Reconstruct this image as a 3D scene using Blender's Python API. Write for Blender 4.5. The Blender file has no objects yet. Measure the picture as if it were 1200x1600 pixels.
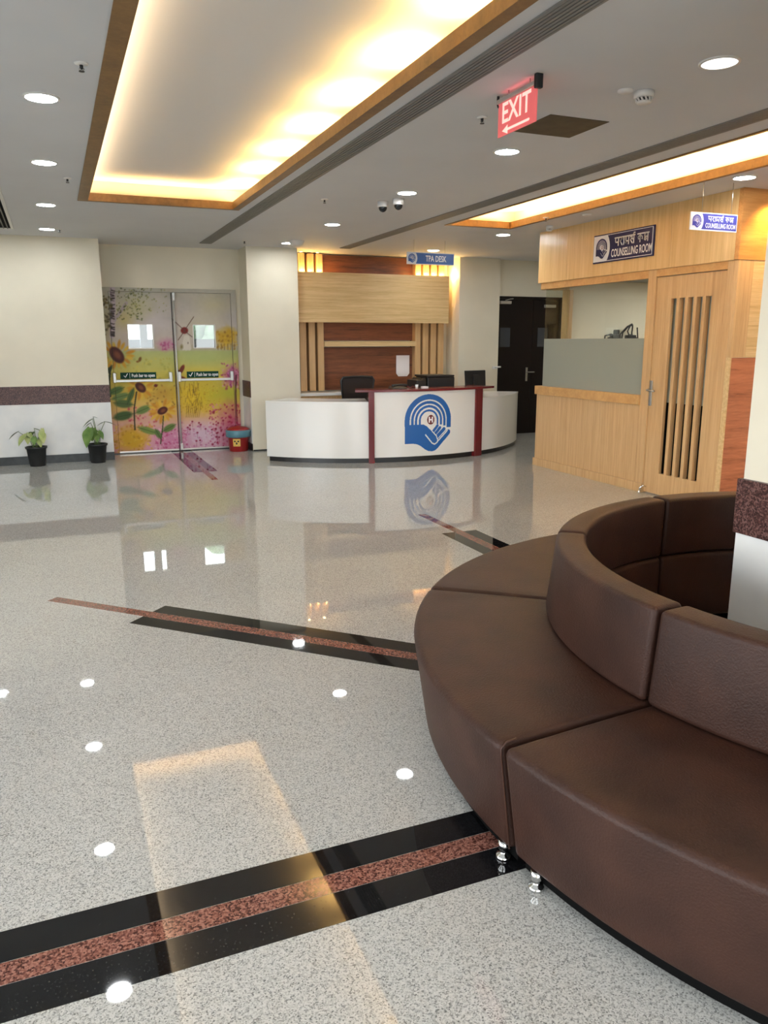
import bpy, bmesh, math, random
import numpy as np
from mathutils import Vector, Matrix
PI = math.pi
random.seed(7); np.random.seed(7)
sc = bpy.context.scene
COL = sc.collection

# ------------------------------------------------------------------ camera
cam = bpy.data.cameras.new('camera'); camo = bpy.data.objects.new('camera', cam); COL.objects.link(camo)
RM = Matrix(((0.92372785, 0.0834599, -0.37384663), (-0.3830445, 0.19631953, -0.90262703), (-0.00193976, 0.97698162, 0.21331468)))
camo.matrix_world = Matrix.Translation((0, 0, 1.6456)) @ RM.to_4x4()
cam.sensor_fit = 'VERTICAL'; cam.sensor_height = 36.0; cam.lens = 1223.0 / 1600.0 * 36.0
cam.clip_start = 0.05; cam.clip_end = 200
sc.camera = camo
# ------------------------------------------------------------------ view, world, daylight
sc.view_settings.view_transform = 'Standard'
try: sc.view_settings.look = 'None'
except Exception: pass
sc.view_settings.exposure = 0.30; sc.view_settings.gamma = 1.0; sc.view_settings.use_curve_mapping = False
sc.cycles.use_denoising = True
sc.cycles.max_bounces = 10; sc.cycles.diffuse_bounces = 5; sc.cycles.glossy_bounces = 5
sc.cycles.transparent_max_bounces = 12; sc.cycles.transmission_bounces = 8
sc.cycles.sample_clamp_indirect = 8.0; sc.cycles.caustics_reflective = False; sc.cycles.caustics_refractive = False
W = bpy.data.worlds.new('overcast_sky'); sc.world = W; W.use_nodes = True
wb = W.node_tree.nodes['Background']; wb.inputs[0].default_value = (0.92, 0.97, 1.0, 1); wb.inputs[1].default_value = 8.5
COVE_P, DOWN_E, WARM = 1.3, 100.0, (1.0, 0.60, 0.18)

def area(name, loc, rot, sx, sy, power, col=(1, 1, 1), portal=False):
    l = bpy.data.lights.new(name, 'AREA'); l.shape = 'RECTANGLE'; l.size = sx; l.size_y = sy
    l.energy = power; l.color = col
    if portal: l.cycles.is_portal = True
    o = bpy.data.objects.new(name, l); COL.objects.link(o); o.location = loc; o.rotation_euler = rot
    return o
# sky portals in the glazed openings of the hall (left side, behind the camera) and the corridor beyond the mural doors
area('sky_portal', (-4.15, 1.0, 1.5), (0, -PI/2, 0), 2.6, 9.0, 1, portal=True)
area('sky_portal', (2.0, -4.95, 1.5), (PI/2, 0, 0), 9.0, 2.6, 1, portal=True)

# ------------------------------------------------------------------ materials
def lin(r, g, b, k=1.0):
    f = lambda c: (c/255/12.92 if c/255 <= 0.04045 else ((c/255+0.055)/1.055)**2.4)
    return (min(f(r)*k, .95), min(f(g)*k, .95), min(f(b)*k, .95), 1)
MATS = {}
def mat(name, col, rough=0.5, metal=0.0, var=0.0, vscale=8.0, bump=0.0, bscale=60.0, spec=0.5, emit=None, est=0, stretch=(1, 1, 1), detail=3.0, col2=None, coat=0.0, ramp=(0.35, 0.65)):
    m = bpy.data.materials.new(name); m.use_nodes = True; nt = m.node_tree; N = nt.nodes; L = nt.links
    p = N['Principled BSDF']; c = tuple(col) if len(col) == 4 else tuple(col)+(1,)
    p.inputs['Base Color'].default_value = c; p.inputs['Roughness'].default_value = rough; p.inputs['Metallic'].default_value = metal
    p.inputs['Specular IOR Level'].default_value = spec; p.inputs['Coat Weight'].default_value = coat
    tc = N.new('ShaderNodeTexCoord'); mp = N.new('ShaderNodeMapping'); mp.inputs['Scale'].default_value = stretch
    L.new(tc.outputs['Object'], mp.inputs[0])
    if var > 0 or col2:
        n = N.new('ShaderNodeTexNoise'); n.inputs['Scale'].default_value = vscale; n.inputs['Detail'].default_value = detail
        L.new(mp.outputs[0], n.inputs['Vector'])
        r = N.new('ShaderNodeValToRGB'); r.color_ramp.elements[0].position = ramp[0]; r.color_ramp.elements[1].position = ramp[1]
        if col2: a, b = tuple(col2)[:3]+(1,), c
        else: a = tuple(x*(1-var) for x in c[:3])+(1,); b = tuple(min(1, x*(1+var)) for x in c[:3])+(1,)
        r.color_ramp.elements[0].color = a; r.color_ramp.elements[1].color = b
        L.new(n.outputs['Fac'], r.inputs[0]); L.new(r.outputs[0], p.inputs['Base Color'])
    if bump > 0:
        n2 = N.new('ShaderNodeTexNoise'); n2.inputs['Scale'].default_value = bscale; n2.inputs['Detail'].default_value = 4
        L.new(mp.outputs[0], n2.inputs['Vector'])
        b = N.new('ShaderNodeBump'); b.inputs['Strength'].default_value = bump; b.inputs['Distance'].default_value = 0.01
        L.new(n2.outputs['Fac'], b.inputs['Height']); L.new(b.outputs[0], p.inputs['Normal'])
    if emit: p.inputs['Emission Color'].default_value = tuple(emit)[:3]+(1,); p.inputs['Emission Strength'].default_value = est
    MATS[name] = m; return m

def granite(name, c_dark, c_mid, c_light, rough, s1=150, s2=60, spec=0.5, e=(0.30, 0.5, 0.68), big=0.12):
    m = bpy.data.materials.new(name); m.use_nodes = True; nt = m.node_tree; N = nt.nodes; L = nt.links; p = N['Principled BSDF']
    tc = N.new('ShaderNodeTexCoord')
    v = N.new('ShaderNodeTexVoronoi'); v.inputs['Scale'].default_value = s1; L.new(tc.outputs['Object'], v.inputs['Vector'])
    sep = N.new('ShaderNodeSeparateColor'); L.new(v.outputs['Color'], sep.inputs[0])
    n = N.new('ShaderNodeTexNoise'); n.inputs['Scale'].default_value = s2; n.inputs['Detail'].default_value = 5; n.inputs['Roughness'].default_value = 0.7
    L.new(tc.outputs['Object'], n.inputs['Vector'])
    mx = N.new('ShaderNodeMix'); mx.inputs[0].default_value = 0.5; L.new(sep.outputs[0], mx.inputs[2]); L.new(n.outputs['Fac'], mx.inputs[3])
    n3 = N.new('ShaderNodeTexNoise'); n3.inputs['Scale'].default_value = 1.2; n3.inputs['Detail'].default_value = 3; L.new(tc.outputs['Object'], n3.inputs['Vector'])
    ma = N.new('ShaderNodeMath'); ma.operation = 'MULTIPLY_ADD'; ma.inputs[1].default_value = big; L.new(n3.outputs['Fac'], ma.inputs[0]); L.new(mx.outputs[0], ma.inputs[2])
    su = N.new('ShaderNodeMath'); su.operation = 'SUBTRACT'; su.inputs[1].default_value = big*0.5; L.new(ma.outputs[0], su.inputs[0])
    r = N.new('ShaderNodeValToRGB'); r.color_ramp.elements[0].position = e[0]; r.color_ramp.elements[1].position = e[2]
    r.color_ramp.elements[0].color = tuple(c_dark)[:3]+(1,); r.color_ramp.elements[1].color = tuple(c_light)[:3]+(1,)
    q = r.color_ramp.elements.new(e[1]); q.color = tuple(c_mid)[:3]+(1,)
    L.new(su.outputs[0], r.inputs[0]); L.new(r.outputs[0], p.inputs['Base Color'])
    p.inputs['Roughness'].default_value = rough; p.inputs['Specular IOR Level'].default_value = spec
    MATS[name] = m; return m

def wood(name, c1, c2, stretch, rough=0.35, scale=6.0, stripe=None, c3=None):
    m = bpy.data.materials.new(name); m.use_nodes = True; nt = m.node_tree; N = nt.nodes; L = nt.links; p = N['Principled BSDF']
    tc = N.new('ShaderNodeTexCoord'); mp = N.new('ShaderNodeMapping'); mp.inputs['Scale'].default_value = stretch; L.new(tc.outputs['Object'], mp.inputs[0])
    n = N.new('ShaderNodeTexNoise'); n.inputs['Scale'].default_value = scale; n.inputs['Detail'].default_value = 6; n.inputs['Roughness'].default_value = 0.65; n.inputs['Distortion'].default_value = 0.6
    L.new(mp.outputs[0], n.inputs['Vector'])
    n2 = N.new('ShaderNodeTexNoise'); n2.inputs['Scale'].default_value = scale*0.22; n2.inputs['Detail'].default_value = 2; L.new(mp.outputs[0], n2.inputs['Vector'])
    mx = N.new('ShaderNodeMix'); mx.inputs[0].default_value = 0.45; L.new(n.outputs['Fac'], mx.inputs[2]); L.new(n2.outputs['Fac'], mx.inputs[3])
    r = N.new('ShaderNodeValToRGB'); r.color_ramp.elements[0].position = 0.34; r.color_ramp.elements[1].position = 0.66
    r.color_ramp.elements[0].color = tuple(c1)[:3]+(1,); r.color_ramp.elements[1].color = tuple(c2)[:3]+(1,)
    if c3: q = r.color_ramp.elements.new(0.44); q.color = tuple(c3)[:3]+(1,)
    L.new(mx.outputs[0], r.inputs[0]); L.new(r.outputs[0], p.inputs['Base Color'])
    p.inputs['Roughness'].default_value = rough
    b = N.new('ShaderNodeBump'); b.inputs['Strength'].default_value = 0.08; b.inputs['Distance'].default_value = 0.004; L.new(n.outputs['Fac'], b.inputs['Height']); L.new(b.outputs[0], p.inputs['Normal'])
    MATS[name] = m; return m

def emis(name, col, st):
    m = bpy.data.materials.new(name); m.use_nodes = True; p = m.node_tree.nodes['Principled BSDF']
    p.inputs['Base Color'].default_value = (0.8, 0.8, 0.8, 1); p.inputs['Emission Color'].default_value = tuple(col)[:3]+(1,); p.inputs['Emission Strength'].default_value = st
    MATS[name] = m; return m

def glassy(name, tint, refl=0.08, rough=0.02, haze=0.0, hazecol=(0.5, 0.55, 0.5, 1), roughness_t=None):
    m = bpy.data.materials.new(name); m.use_nodes = True; nt = m.node_tree; N = nt.nodes; L = nt.links; N.remove(N['Principled BSDF'])
    out = N['Material Output']; t = N.new('ShaderNodeBsdfTransparent'); t.inputs[0].default_value = tuple(tint)[:3]+(1,)
    g = N.new('ShaderNodeBsdfGlossy'); g.inputs['Roughness'].default_value = rough
    lw = N.new('ShaderNodeLayerWeight'); lw.inputs[0].default_value = 0.5
    pw = N.new('ShaderNodeMath'); pw.operation = 'POWER'; pw.inputs[1].default_value = 5.0; L.new(lw.outputs['Facing'], pw.inputs[0])
    fr = N.new('ShaderNodeMath'); fr.operation = 'MULTIPLY_ADD'; fr.inputs[1].default_value = 0.9; fr.inputs[2].default_value = 0.04; L.new(pw.outputs[0], fr.inputs[0])
    ms = N.new('ShaderNodeMixShader'); L.new(fr.outputs[0], ms.inputs[0])
    base = t
    if haze > 0:
        d = N.new('ShaderNodeBsdfDiffuse'); d.inputs[0].default_value = hazecol
        tr = N.new('ShaderNodeBsdfTranslucent'); tr.inputs[0].default_value = hazecol
        a = N.new('ShaderNodeMixShader'); a.inputs[0].default_value = 0.45; L.new(d.outputs[0], a.inputs[1]); L.new(tr.outputs[0], a.inputs[2])
        h = N.new('ShaderNodeMixShader'); h.inputs[0].default_value = haze; L.new(t.outputs[0], h.inputs[1]); L.new(a.outputs[0], h.inputs[2]); base = h
    L.new(base.outputs[0], ms.inputs[1]); L.new(g.outputs[0], ms.inputs[2]); L.new(ms.outputs[0], out.inputs[0])
    MATS[name] = m; return m

cream = mat('cream_paint', (0.74, 0.685, 0.55), 0.6, var=0.03, vscale=2, bump=0.03, bscale=40)
white_ceil = mat('ceiling_paint', (0.665, 0.68, 0.71), 0.7, var=0.02, vscale=1.5)
cove_white = mat('cove_paint', (0.87, 0.85, 0.82), 0.7)
granite_floor = granite('grey_granite', (0.13, 0.13, 0.125), (0.395, 0.392, 0.372), (0.56, 0.558, 0.53), 0.022, s1=260, s2=120, e=(0.20, 0.38, 0.64))
granite_black = granite('black_granite', (0.004, 0.004, 0.005), (0.010, 0.010, 0.011), (0.022, 0.022, 0.023), 0.03, s1=260, s2=160, e=(0.4, 0.62, 0.8))
granite_brown = granite('brown_granite', (0.05, 0.018, 0.014), (0.20, 0.075, 0.055), (0.34, 0.16, 0.12), 0.03, s1=170, s2=80)
granite_band = granite('dark_brown_granite', (0.025, 0.010, 0.009), (0.070, 0.028, 0.025), (0.16, 0.085, 0.075), 0.35, s1=150, s2=60, spec=0.25)
marble = mat('white_marble', (0.76, 0.76, 0.74), 0.34, col2=(0.66, 0.67, 0.67), vscale=3.5, detail=5)
skirt_black = mat('black_skirting', (0.014, 0.017, 0.016), 0.3, spec=.25, var=0.4, vscale=12)
oakv = wood('oak_vertical', lin(184, 146, 100), lin(212, 178, 130), (26, 26, 0.7), 0.38)
oakh = wood('oak_horizontal', lin(190, 156, 104), lin(226, 198, 148), (0.8, 26, 26), 0.38)
oakfasc = wood('oak_fascia', lin(206, 166, 108), lin(232, 198, 142), (20, 20, 0.5), 0.35)
oaktrim = wood('oak_trim', lin(182, 138, 84), lin(208, 166, 108), (4, 4, 4), 0.45)
cove_oak = wood('cove_trim_wood', lin(112, 82, 42), lin(144, 108, 60), (4, 4, 4), 0.45)
walnut = wood('walnut_horizontal', lin(70, 36, 20), lin(136, 80, 48), (0.9, 14, 14), 0.5, c3=lin(104, 58, 32))
redwood = wood('red_wood_horizontal', lin(132, 76, 48), lin(200, 128, 90), (0.8, 10, 10), 0.4, scale=5, c3=lin(170, 102, 68))
amberlit_oak = wood('amber_lit_oak_horizontal', lin(178, 120, 64), lin(212, 156, 92), (0.8, 10, 10), 0.4, scale=5)  # oak with the amber of the warm spot put into its colour
dark_red = mat('dark_red_backing', (0.045, 0.010, 0.006), 0.5)
leather = mat('brown_leather', lin(58, 36, 28), 0.48, spec=.24, col2=lin(46, 28, 22), vscale=4.5, bump=0.22, bscale=150, detail=6)
leather_seam = mat('brown_piping', lin(62, 38, 29), 0.45, spec=.3)
chrome = mat('chrome', (0.8, 0.8, 0.8), 0.08, metal=1)
steel = mat('brushed_steel', (0.42, 0.41, 0.385), 0.38, metal=1)
black = mat('black_plastic', (0.012, 0.012, 0.013), 0.4)
black_soft = mat('black_cloth', (0.01, 0.01, 0.01), 0.9)
black_mesh = mat('black_mesh', (0.022, 0.014, 0.012), 0.8)
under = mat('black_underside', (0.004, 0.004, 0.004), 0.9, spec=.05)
white_lam = mat('white_laminate', (0.80, 0.79, 0.76), 0.22)
white_pl = mat('white_plastic', (0.75, 0.74, 0.72), 0.4)
paper = mat('white_paper', (0.78, 0.74, 0.74), 0.7)
maroon = mat('maroon_laminate', (0.13, 0.010, 0.014), 0.25)
door_dark = mat('dark_door', (0.009, 0.005, 0.004), 0.4, spec=.25)
grey_slot = mat('grey_metal', (0.21, 0.205, 0.195), 0.5)
grey_dark = mat('dark_grey_metal', (0.10, 0.097, 0.092), 0.55)
hatch_m = mat('olive_board', (0.075, 0.055, 0.026), 0.7, var=0.2, vscale=10)
blue = mat('logo_blue', lin(24, 92, 168), 0.35)
navy = mat('navy_print', (0.010, 0.011, 0.065), 0.45, spec=.2)
skyblue = mat('sign_blue', lin(40, 88, 160), 0.35)
sign_white = mat('sign_white', (0.78, 0.79, 0.82), 0.4)
letter_white = mat('letter_white', (0.85, 0.85, 0.85), 0.4)
logo_red = mat('logo_red', (0.13, 0.006, 0.008), 0.4)
green_sign = mat('green_sign', (0.003, 0.045, 0.026), 0.5, spec=.15)
red_pl = mat('red_plastic', (0.30, 0.012, 0.012), 0.35)
bag_blue = mat('blue_bag', (0.10, 0.24, 0.30), 0.35, bump=0.6, bscale=25)
yellow = mat('yellow_sticker', (0.75, 0.48, 0.10), 0.5)
soil = mat('soil', (0.03, 0.02, 0.013), 0.9, bump=0.5, bscale=60)
pot_black = mat('black_pot', (0.010, 0.011, 0.012), 0.45)
leaf_g = mat('leaf_green', (0.075, 0.16, 0.03), 0.4, col2=(0.16, 0.26, 0.06), vscale=14)
leaf_l = mat('leaf_lime', (0.34, 0.42, 0.14), 0.4, col2=(0.45, 0.48, 0.22), vscale=14)
leaf_d = mat('leaf_dark', (0.05, 0.09, 0.03), 0.45, var=0.3, vscale=20)
stem_g = mat('stem_green', (0.10, 0.15, 0.05), 0.5)
hedge_m = mat('hedge_green', (0.10, 0.15, 0.085), 0.7, var=0.4, vscale=6)
outside_grey = mat('outside_grey', (0.20, 0.23, 0.30), 0.7, var=0.15, vscale=20)
glass = glassy('clear_glass', (0.93, 0.95, 0.93))
frost = glassy('frosted_glass', (0.8, 0.84, 0.8), haze=0.97, hazecol=(0.46, 0.49, 0.43, 1), rough=0.25)
down_em = emis('downlight_glow', (0.95, 0.98, 1.0), DOWN_E)
down_dim = emis('dim_downlight_glow', (1.0, 0.97, 0.95), 2.2)  # faint glow put into the one pale diffuser
spot_em = emis('warm_spot_glow', (1.0, 0.70, 0.28), 40.0)
exit_red = mat('exit_red', (0.40, 0.06, 0.06), 0.3, emit=(1.0, 0.20, 0.20), est=0.42)
exit_letter = mat('exit_letter', (0.85, 0.5, 0.45), 0.3, emit=(1.0, 0.52, 0.45), est=0.8)
satin = mat('satin_metal', (0.56, 0.56, 0.54), 0.32, metal=0.35)
alu = mat('aluminium', (0.55, 0.52, 0.48), 0.35, metal=0.6)

# ------------------------------------------------------------------ builders
class MB:
    def __init__(s): s.v = []; s.f = []; s.m = []; s.smooth = []
    def add(s, vs, fs, mi=0, sm=False):
        o = len(s.v); s.v += [tuple(v) for v in vs]
        for f in fs: s.f.append(tuple(i+o for i in f)); s.m.append(mi); s.smooth.append(sm)
        return s
    def box(s, x0, x1, y0, y1, z0, z1, mi=0):
        vs = [(x, y, z) for x in (x0, x1) for y in (y0, y1) for z in (z0, z1)]
        return s.add(vs, [(0, 1, 3, 2), (4, 6, 7, 5), (0, 4, 5, 1), (2, 3, 7, 6), (0, 2, 6, 4), (1, 5, 7, 3)], mi)
    def hexa(s, bot, top, mi=0):
        n = len(bot); vs = list(bot)+list(top)
        fs = [tuple(reversed(range(n))), tuple(range(n, 2*n))]+[(i, (i+1) % n, n+(i+1) % n, n+i) for i in range(n)]
        return s.add(vs, fs, mi)
    def lathe(s, prof, c=(0, 0, 0), n=24, mi=0, cap=True, ax='z'):
        vs = []
        for r, z in prof:
            for k in range(n):
                a = 2*PI*k/n; p = (r*math.cos(a), r*math.sin(a), z)
                if ax == 'y': p = (p[0], p[2], p[1])
                if ax == 'x': p = (p[2], p[0], p[1])
                vs.append((c[0]+p[0], c[1]+p[1], c[2]+p[2]))
        fs = [(i*n+k, i*n+(k+1) % n, (i+1)*n+(k+1) % n, (i+1)*n+k) for i in range(len(prof)-1) for k in range(n)]
        s.add(vs, fs, mi, True)
        if cap: s.add([], []); o = len(s.v)-len(vs); s.f += [tuple(o+k for k in reversed(range(n))), tuple(o+(len(prof)-1)*n+k for k in range(n))]; s.m += [mi, mi]; s.smooth += [False, False]
        return s
    def tube(s, pts, r, n=8, mi=0, closed=False):
        pts = [Vector(p) for p in pts]; vs = []; m = len(pts)
        rs = r if isinstance(r, (list, tuple)) else [r]*m
        up = Vector((0, 0, 1)); prev = None
        for i, p in enumerate(pts):
            t = (pts[(i+1) % m]-pts[i-1]) if closed else (pts[min(i+1, m-1)]-pts[max(i-1, 0)])
            t.normalize()
            if prev is None:
                a = up.cross(t)
                if a.length < 1e-3: a = Vector((1, 0, 0)).cross(t)
            else: a = prev - t*prev.dot(t)
            a.normalize(); b = t.cross(a); prev = a
            for k in range(n):
                q = 2*PI*k/n; vs.append(p+(a*math.cos(q)+b*math.sin(q))*rs[i])
        e = m if closed else m-1
        fs = [(i*n+k, i*n+(k+1) % n, ((i+1) % m)*n+(k+1) % n, ((i+1) % m)*n+k) for i in range(e) for k in range(n)]
        if not closed: fs += [tuple(reversed(range(n))), tuple((m-1)*n+k for k in range(n))]
        return s.add(vs, fs, mi, True)
    def sweep(s, prof, a0, a1, c, n=24, mi=0, cap=True, sm=False):
        # closed (r,z) profile swept from angle a0 to a1 (degrees) about c
        k = len(prof); vs = []
        for i in range(n+1):
            a = math.radians(a0+(a1-a0)*i/n)
            for r, z in prof: vs.append((c[0]+r*math.cos(a), c[1]+r*math.sin(a), z))
        fs = [(i*k+j, (i+1)*k+j, (i+1)*k+(j+1) % k, i*k+(j+1) % k) for i in range(n) for j in range(k)]
        if cap: fs += [tuple(range(k)), tuple(n*k+j for j in reversed(range(k)))]
        return s.add(vs, fs, mi, sm)
    def build(s, name, mats, parent=None, bevel=0.0, seg=2, smooth=False):
        me = bpy.data.meshes.new(name)
        off = wloc(parent) if parent else Vector((0, 0, 0))
        me.from_pydata([Vector(v)-off for v in s.v], [], s.f)
        for m in (mats if isinstance(mats, (list, tuple)) else [mats]): me.materials.append(m)
        me.polygons.foreach_set('material_index', s.m)
        me.polygons.foreach_set('use_smooth', [True]*len(s.f) if smooth else s.smooth)
        me.update()
        bm = bmesh.new(); bm.from_mesh(me); bmesh.ops.recalc_face_normals(bm, faces=bm.faces); bm.to_mesh(me); bm.free()
        o = bpy.data.objects.new(name, me); COL.objects.link(o)
        if parent: o.parent = parent
        if bevel:
            b = o.modifiers.new('bevel', 'BEVEL'); b.width = bevel; b.segments = seg; b.limit_method = 'ANGLE'; b.angle_limit = 0.9
        return o
def wloc(o):
    v = Vector((0, 0, 0))
    while o: v = v+Vector(o.location); o = o.parent
    return v
def box(name, x0, x1, y0, y1, z0, z1, m, parent=None, bevel=0.0): return MB().box(x0, x1, y0, y1, z0, z1).build(name, m, parent, bevel)
def tag(o, label, cat=None, group=None, kind=None):
    if label: o['label'] = label
    if cat: o['category'] = cat
    if group: o['group'] = group
    if kind: o['kind'] = kind
    return o
def thing(name, loc, label, cat, group=None, kind=None):
    o = bpy.data.objects.new(name, None); COL.objects.link(o); o.location = loc; o.empty_display_size = 0.1
    return tag(o, label, cat, group, kind)
def struct(o, label=None): return tag(o, label, None, None, 'structure')
def dup(root, loc, label=None, rotz=None):
    r = root.copy(); COL.objects.link(r); r.location = loc
    if rotz is not None: r.rotation_euler = (0, 0, rotz)
    if label: r['label'] = label
    for ch in list(root.children):
        c = ch.copy(); COL.objects.link(c); c.parent = r
        for g in list(ch.children): d = g.copy(); COL.objects.link(d); d.parent = c
    return r
def text_mesh(name, body, size, fn, m, parent, xs=1.0, bold=0.0, align='CENTER', fit=0):
    # fn(u, v) -> world point; text centred on (0,0) in u,v
    cu = bpy.data.curves.new('lettering_curve', 'FONT'); cu.body = body; cu.size = size; cu.align_x = align; cu.align_y = 'CENTER'; cu.offset = bold; cu.resolution_u = 3
    t = bpy.data.objects.new('lettering_source', cu); COL.objects.link(t)
    dg = bpy.context.evaluated_depsgraph_get(); me0 = bpy.data.meshes.new_from_object(t.evaluated_get(dg))
    X_ = [v.co.x for v in me0.vertices]; xm = (max(X_)+min(X_))/2
    if fit: xs = fit/(max(X_)-min(X_))
    mb = MB(); mb.add([fn((v.co.x-xm)*xs, v.co.y) for v in me0.vertices], [tuple(p.vertices) for p in me0.polygons])
    bpy.data.objects.remove(t); bpy.data.meshes.remove(me0); bpy.data.curves.remove(cu)
    return mb.build(name, m, parent)
def logo_mask(x, y):
    # emblem: a hand below a rainbow of arcs with an H disc; coordinates run 215..690 by 405..937 (y down)
    r = np.where(y < 650, np.hypot(x-452, y-650), np.abs(x-452))
    out = np.zeros(x.shape, int)
    for (a, b, ye) in ((190, 238, 722), (152, 177, 706), (117, 139, 694), (82, 100, 688)):
        out[(r >= a) & (r <= b) & (y < np.where(x < 452, 700, ye))] = 1
    def poly(P):
        ins = np.zeros(x.shape, bool); n = len(P)
        for i in range(n):
            (x1, y1), (x2, y2) = P[i], P[i-1]
            c = ((y1 > y) != (y2 > y)) & (x < (x2-x1)*(y-y1)/((y2-y1) if y2 != y1 else 1e-9)+x1); ins ^= c
        return ins
    def caps(a, b, w):
        ax, ay = a; bx, by = b; t = np.clip(((x-ax)*(bx-ax)+(y-ay)*(by-ay))/((bx-ax)**2+(by-ay)**2), 0, 1)
        return np.hypot(x-ax-t*(bx-ax), y-ay-t*(by-ay)) < w
    out[(x > 215) & (x < 262) & (y > 640) & (y < 858)] = 1
    out[poly([(215, 686), (400, 686), (432, 703), (535, 800), (545, 830), (640, 748), (665, 742), (683, 752), (682, 778), (548, 910), (520, 930), (490, 937), (450, 932), (415, 915), (370, 880), (330, 862), (290, 856), (215, 858)])] = 1
    for a, b, w in (((536, 806), (614, 736), 17), ((518, 776), (570, 722), 14), ((500, 750), (543, 702), 13)): out[caps(a, b, w)] = 1
    for a, b, w in (((420, 782), (488, 860), 6), ((488, 860), (514, 872), 6), ((514, 872), (542, 855), 6), ((542, 855), (548, 836), 6), ((545, 848), (650, 752), 6), ((535, 805), (548, 836), 5), ((488, 752), (535, 800), 5)): out[caps(a, b, w)] = 0
    d = np.hypot((x-472)/38, (y-645)/44); out[d < 1] = 2
    h = (d < 1) & (((np.abs(x-456) < 7) & (np.abs(y-645) < 27)) | ((np.abs(x-488) < 7) & (np.abs(y-645) < 27)) | ((np.abs(y-645) < 7) & (np.abs(x-472) < 16)))
    out[h] = 3
    return out
def logo(name, fn, W_, parent, mats, n=150):
    # fn(u, v): u,v in metres from the emblem centre; W_ emblem width
    s = W_/475.0; nx = n; ny = int(n*1.12); xs = np.linspace(213, 692, nx+1); ys = np.linspace(403, 939, ny+1)
    cx_, cy_ = np.meshgrid((xs[:-1]+xs[1:])/2, (ys[:-1]+ys[1:])/2); k = logo_mask(cx_, cy_)
    idx = {}; mb = MB()
    def vid(i, j):
        if (i, j) not in idx: idx[(i, j)] = len(mb.v); mb.v.append(tuple(fn((xs[i]-452)*s, -(ys[j]-671)*s)))
        return idx[(i, j)]
    for j in range(ny):
        i = 0
        while i < nx:
            if k[j, i] == 0: i += 1; continue
            i2 = i
            while i2+1 < nx and k[j, i2+1] == k[j, i] and i2-i < 7: i2 += 1
            mb.f.append((vid(i, j+1), vid(i2+1, j+1), vid(i2+1, j), vid(i, j))); mb.m.append(int(k[j, i])-1); mb.smooth.append(False); i = i2+1
    return mb.build(name, mats, parent)
def strokes(name, chars, fn, th, m, parent):
    # flat ribbon strokes with round ends
    mb = MB()
    for P in chars:
        for a, b in zip(P[:-1], P[1:]):
            ax, ay = a; bx, by = b; L_ = math.hypot(bx-ax, by-ay)
            if L_ < 1e-6: continue
            dx, dy = (bx-ax)/L_*th/2, (by-ay)/L_*th/2
            vs = []
            a0 = math.atan2(dy, dx)
            for q in range(5): t = a0+PI/2+PI*q/4; vs.append(fn(ax+math.cos(t)*th/2, ay+math.sin(t)*th/2))
            for q in range(5): t = a0-PI/2+PI*q/4; vs.append(fn(bx+math.cos(t)*th/2, by+math.sin(t)*th/2))
            mb.add(vs, [tuple(range(10))])
    return mb.build(name, m, parent)
def hindi(ox, oy, h, wx):
    G = {'pa': (.78, [[(.12, 1), (.12, .55), (.2, .42), (.58, .42)], [(.6, 1), (.6, 0)]]),
         'ra': (.58, [[(.2, 1), (.38, .92), (.42, .76), (.32, .62), (.12, .54), (.16, .46), (.45, 0)]]),
         'aa': (.3, [[(.14, 1), (.14, 0)]]),
         'ma': (.8, [[(.16, 1), (.16, .3), (.08, .2), (.2, .14), (.2, .38), (.6, .38)], [(.62, 1), (.62, 0)]]),
         'rsha': (.85, [[(.1, .82), (.22, .92), (.36, .82), (.34, .64), (.16, .5), (.12, .42), (.42, .02)], [(.36, .6), (.5, .5)], [(.64, 1), (.64, 0)], [(.64, 1), (.54, 1.16), (.62, 1.3), (.78, 1.28)]]),
         'gap': (.35, []),
         'ka': (.95, [[(.42, 1), (.42, 0)], [(.42, .66), (.26, .74), (.1, .6), (.14, .4), (.28, .36), (.42, .5)], [(.42, .64), (.6, .74), (.76, .6), (.74, .34)]]),
         'ksha': (.85, [[(.30, 1), (.30, .88), (.12, .8), (.12, .62), (.36, .54), (.14, .42), (.12, .22), (.30, .10), (.42, .26), (.30, .40)], [(.36, .54), (.64, .54)], [(.64, 1), (.64, 0)]])}
    out = []; x = 0; head = 0
    for g in ('pa', 'ra', 'aa', 'ma', 'rsha', 'gap', 'ka', 'ksha'):
        w_, st = G[g]
        if g == 'gap': out.append([(head, 1), (x-.06, 1)]); x += w_; head = x; continue
        for P in st: out.append([(x+a, b) for a, b in P])
        x += w_
    out.append([(head, 1), (x-.06, 1)])
    return [[(ox+(a-x/2)*wx, oy+(b-.5)*h) for a, b in P] for P in out]

# ================================================================== SETTING
H = 3.0
floor = struct(MB().box(-7, 9.2, -5, 12.9, -0.1, 0.0).box(-7, 9.2, 12.9, 19, -0.1, 0.0).build('floor', granite_floor), 'polished grey speckled granite floor')
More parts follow.
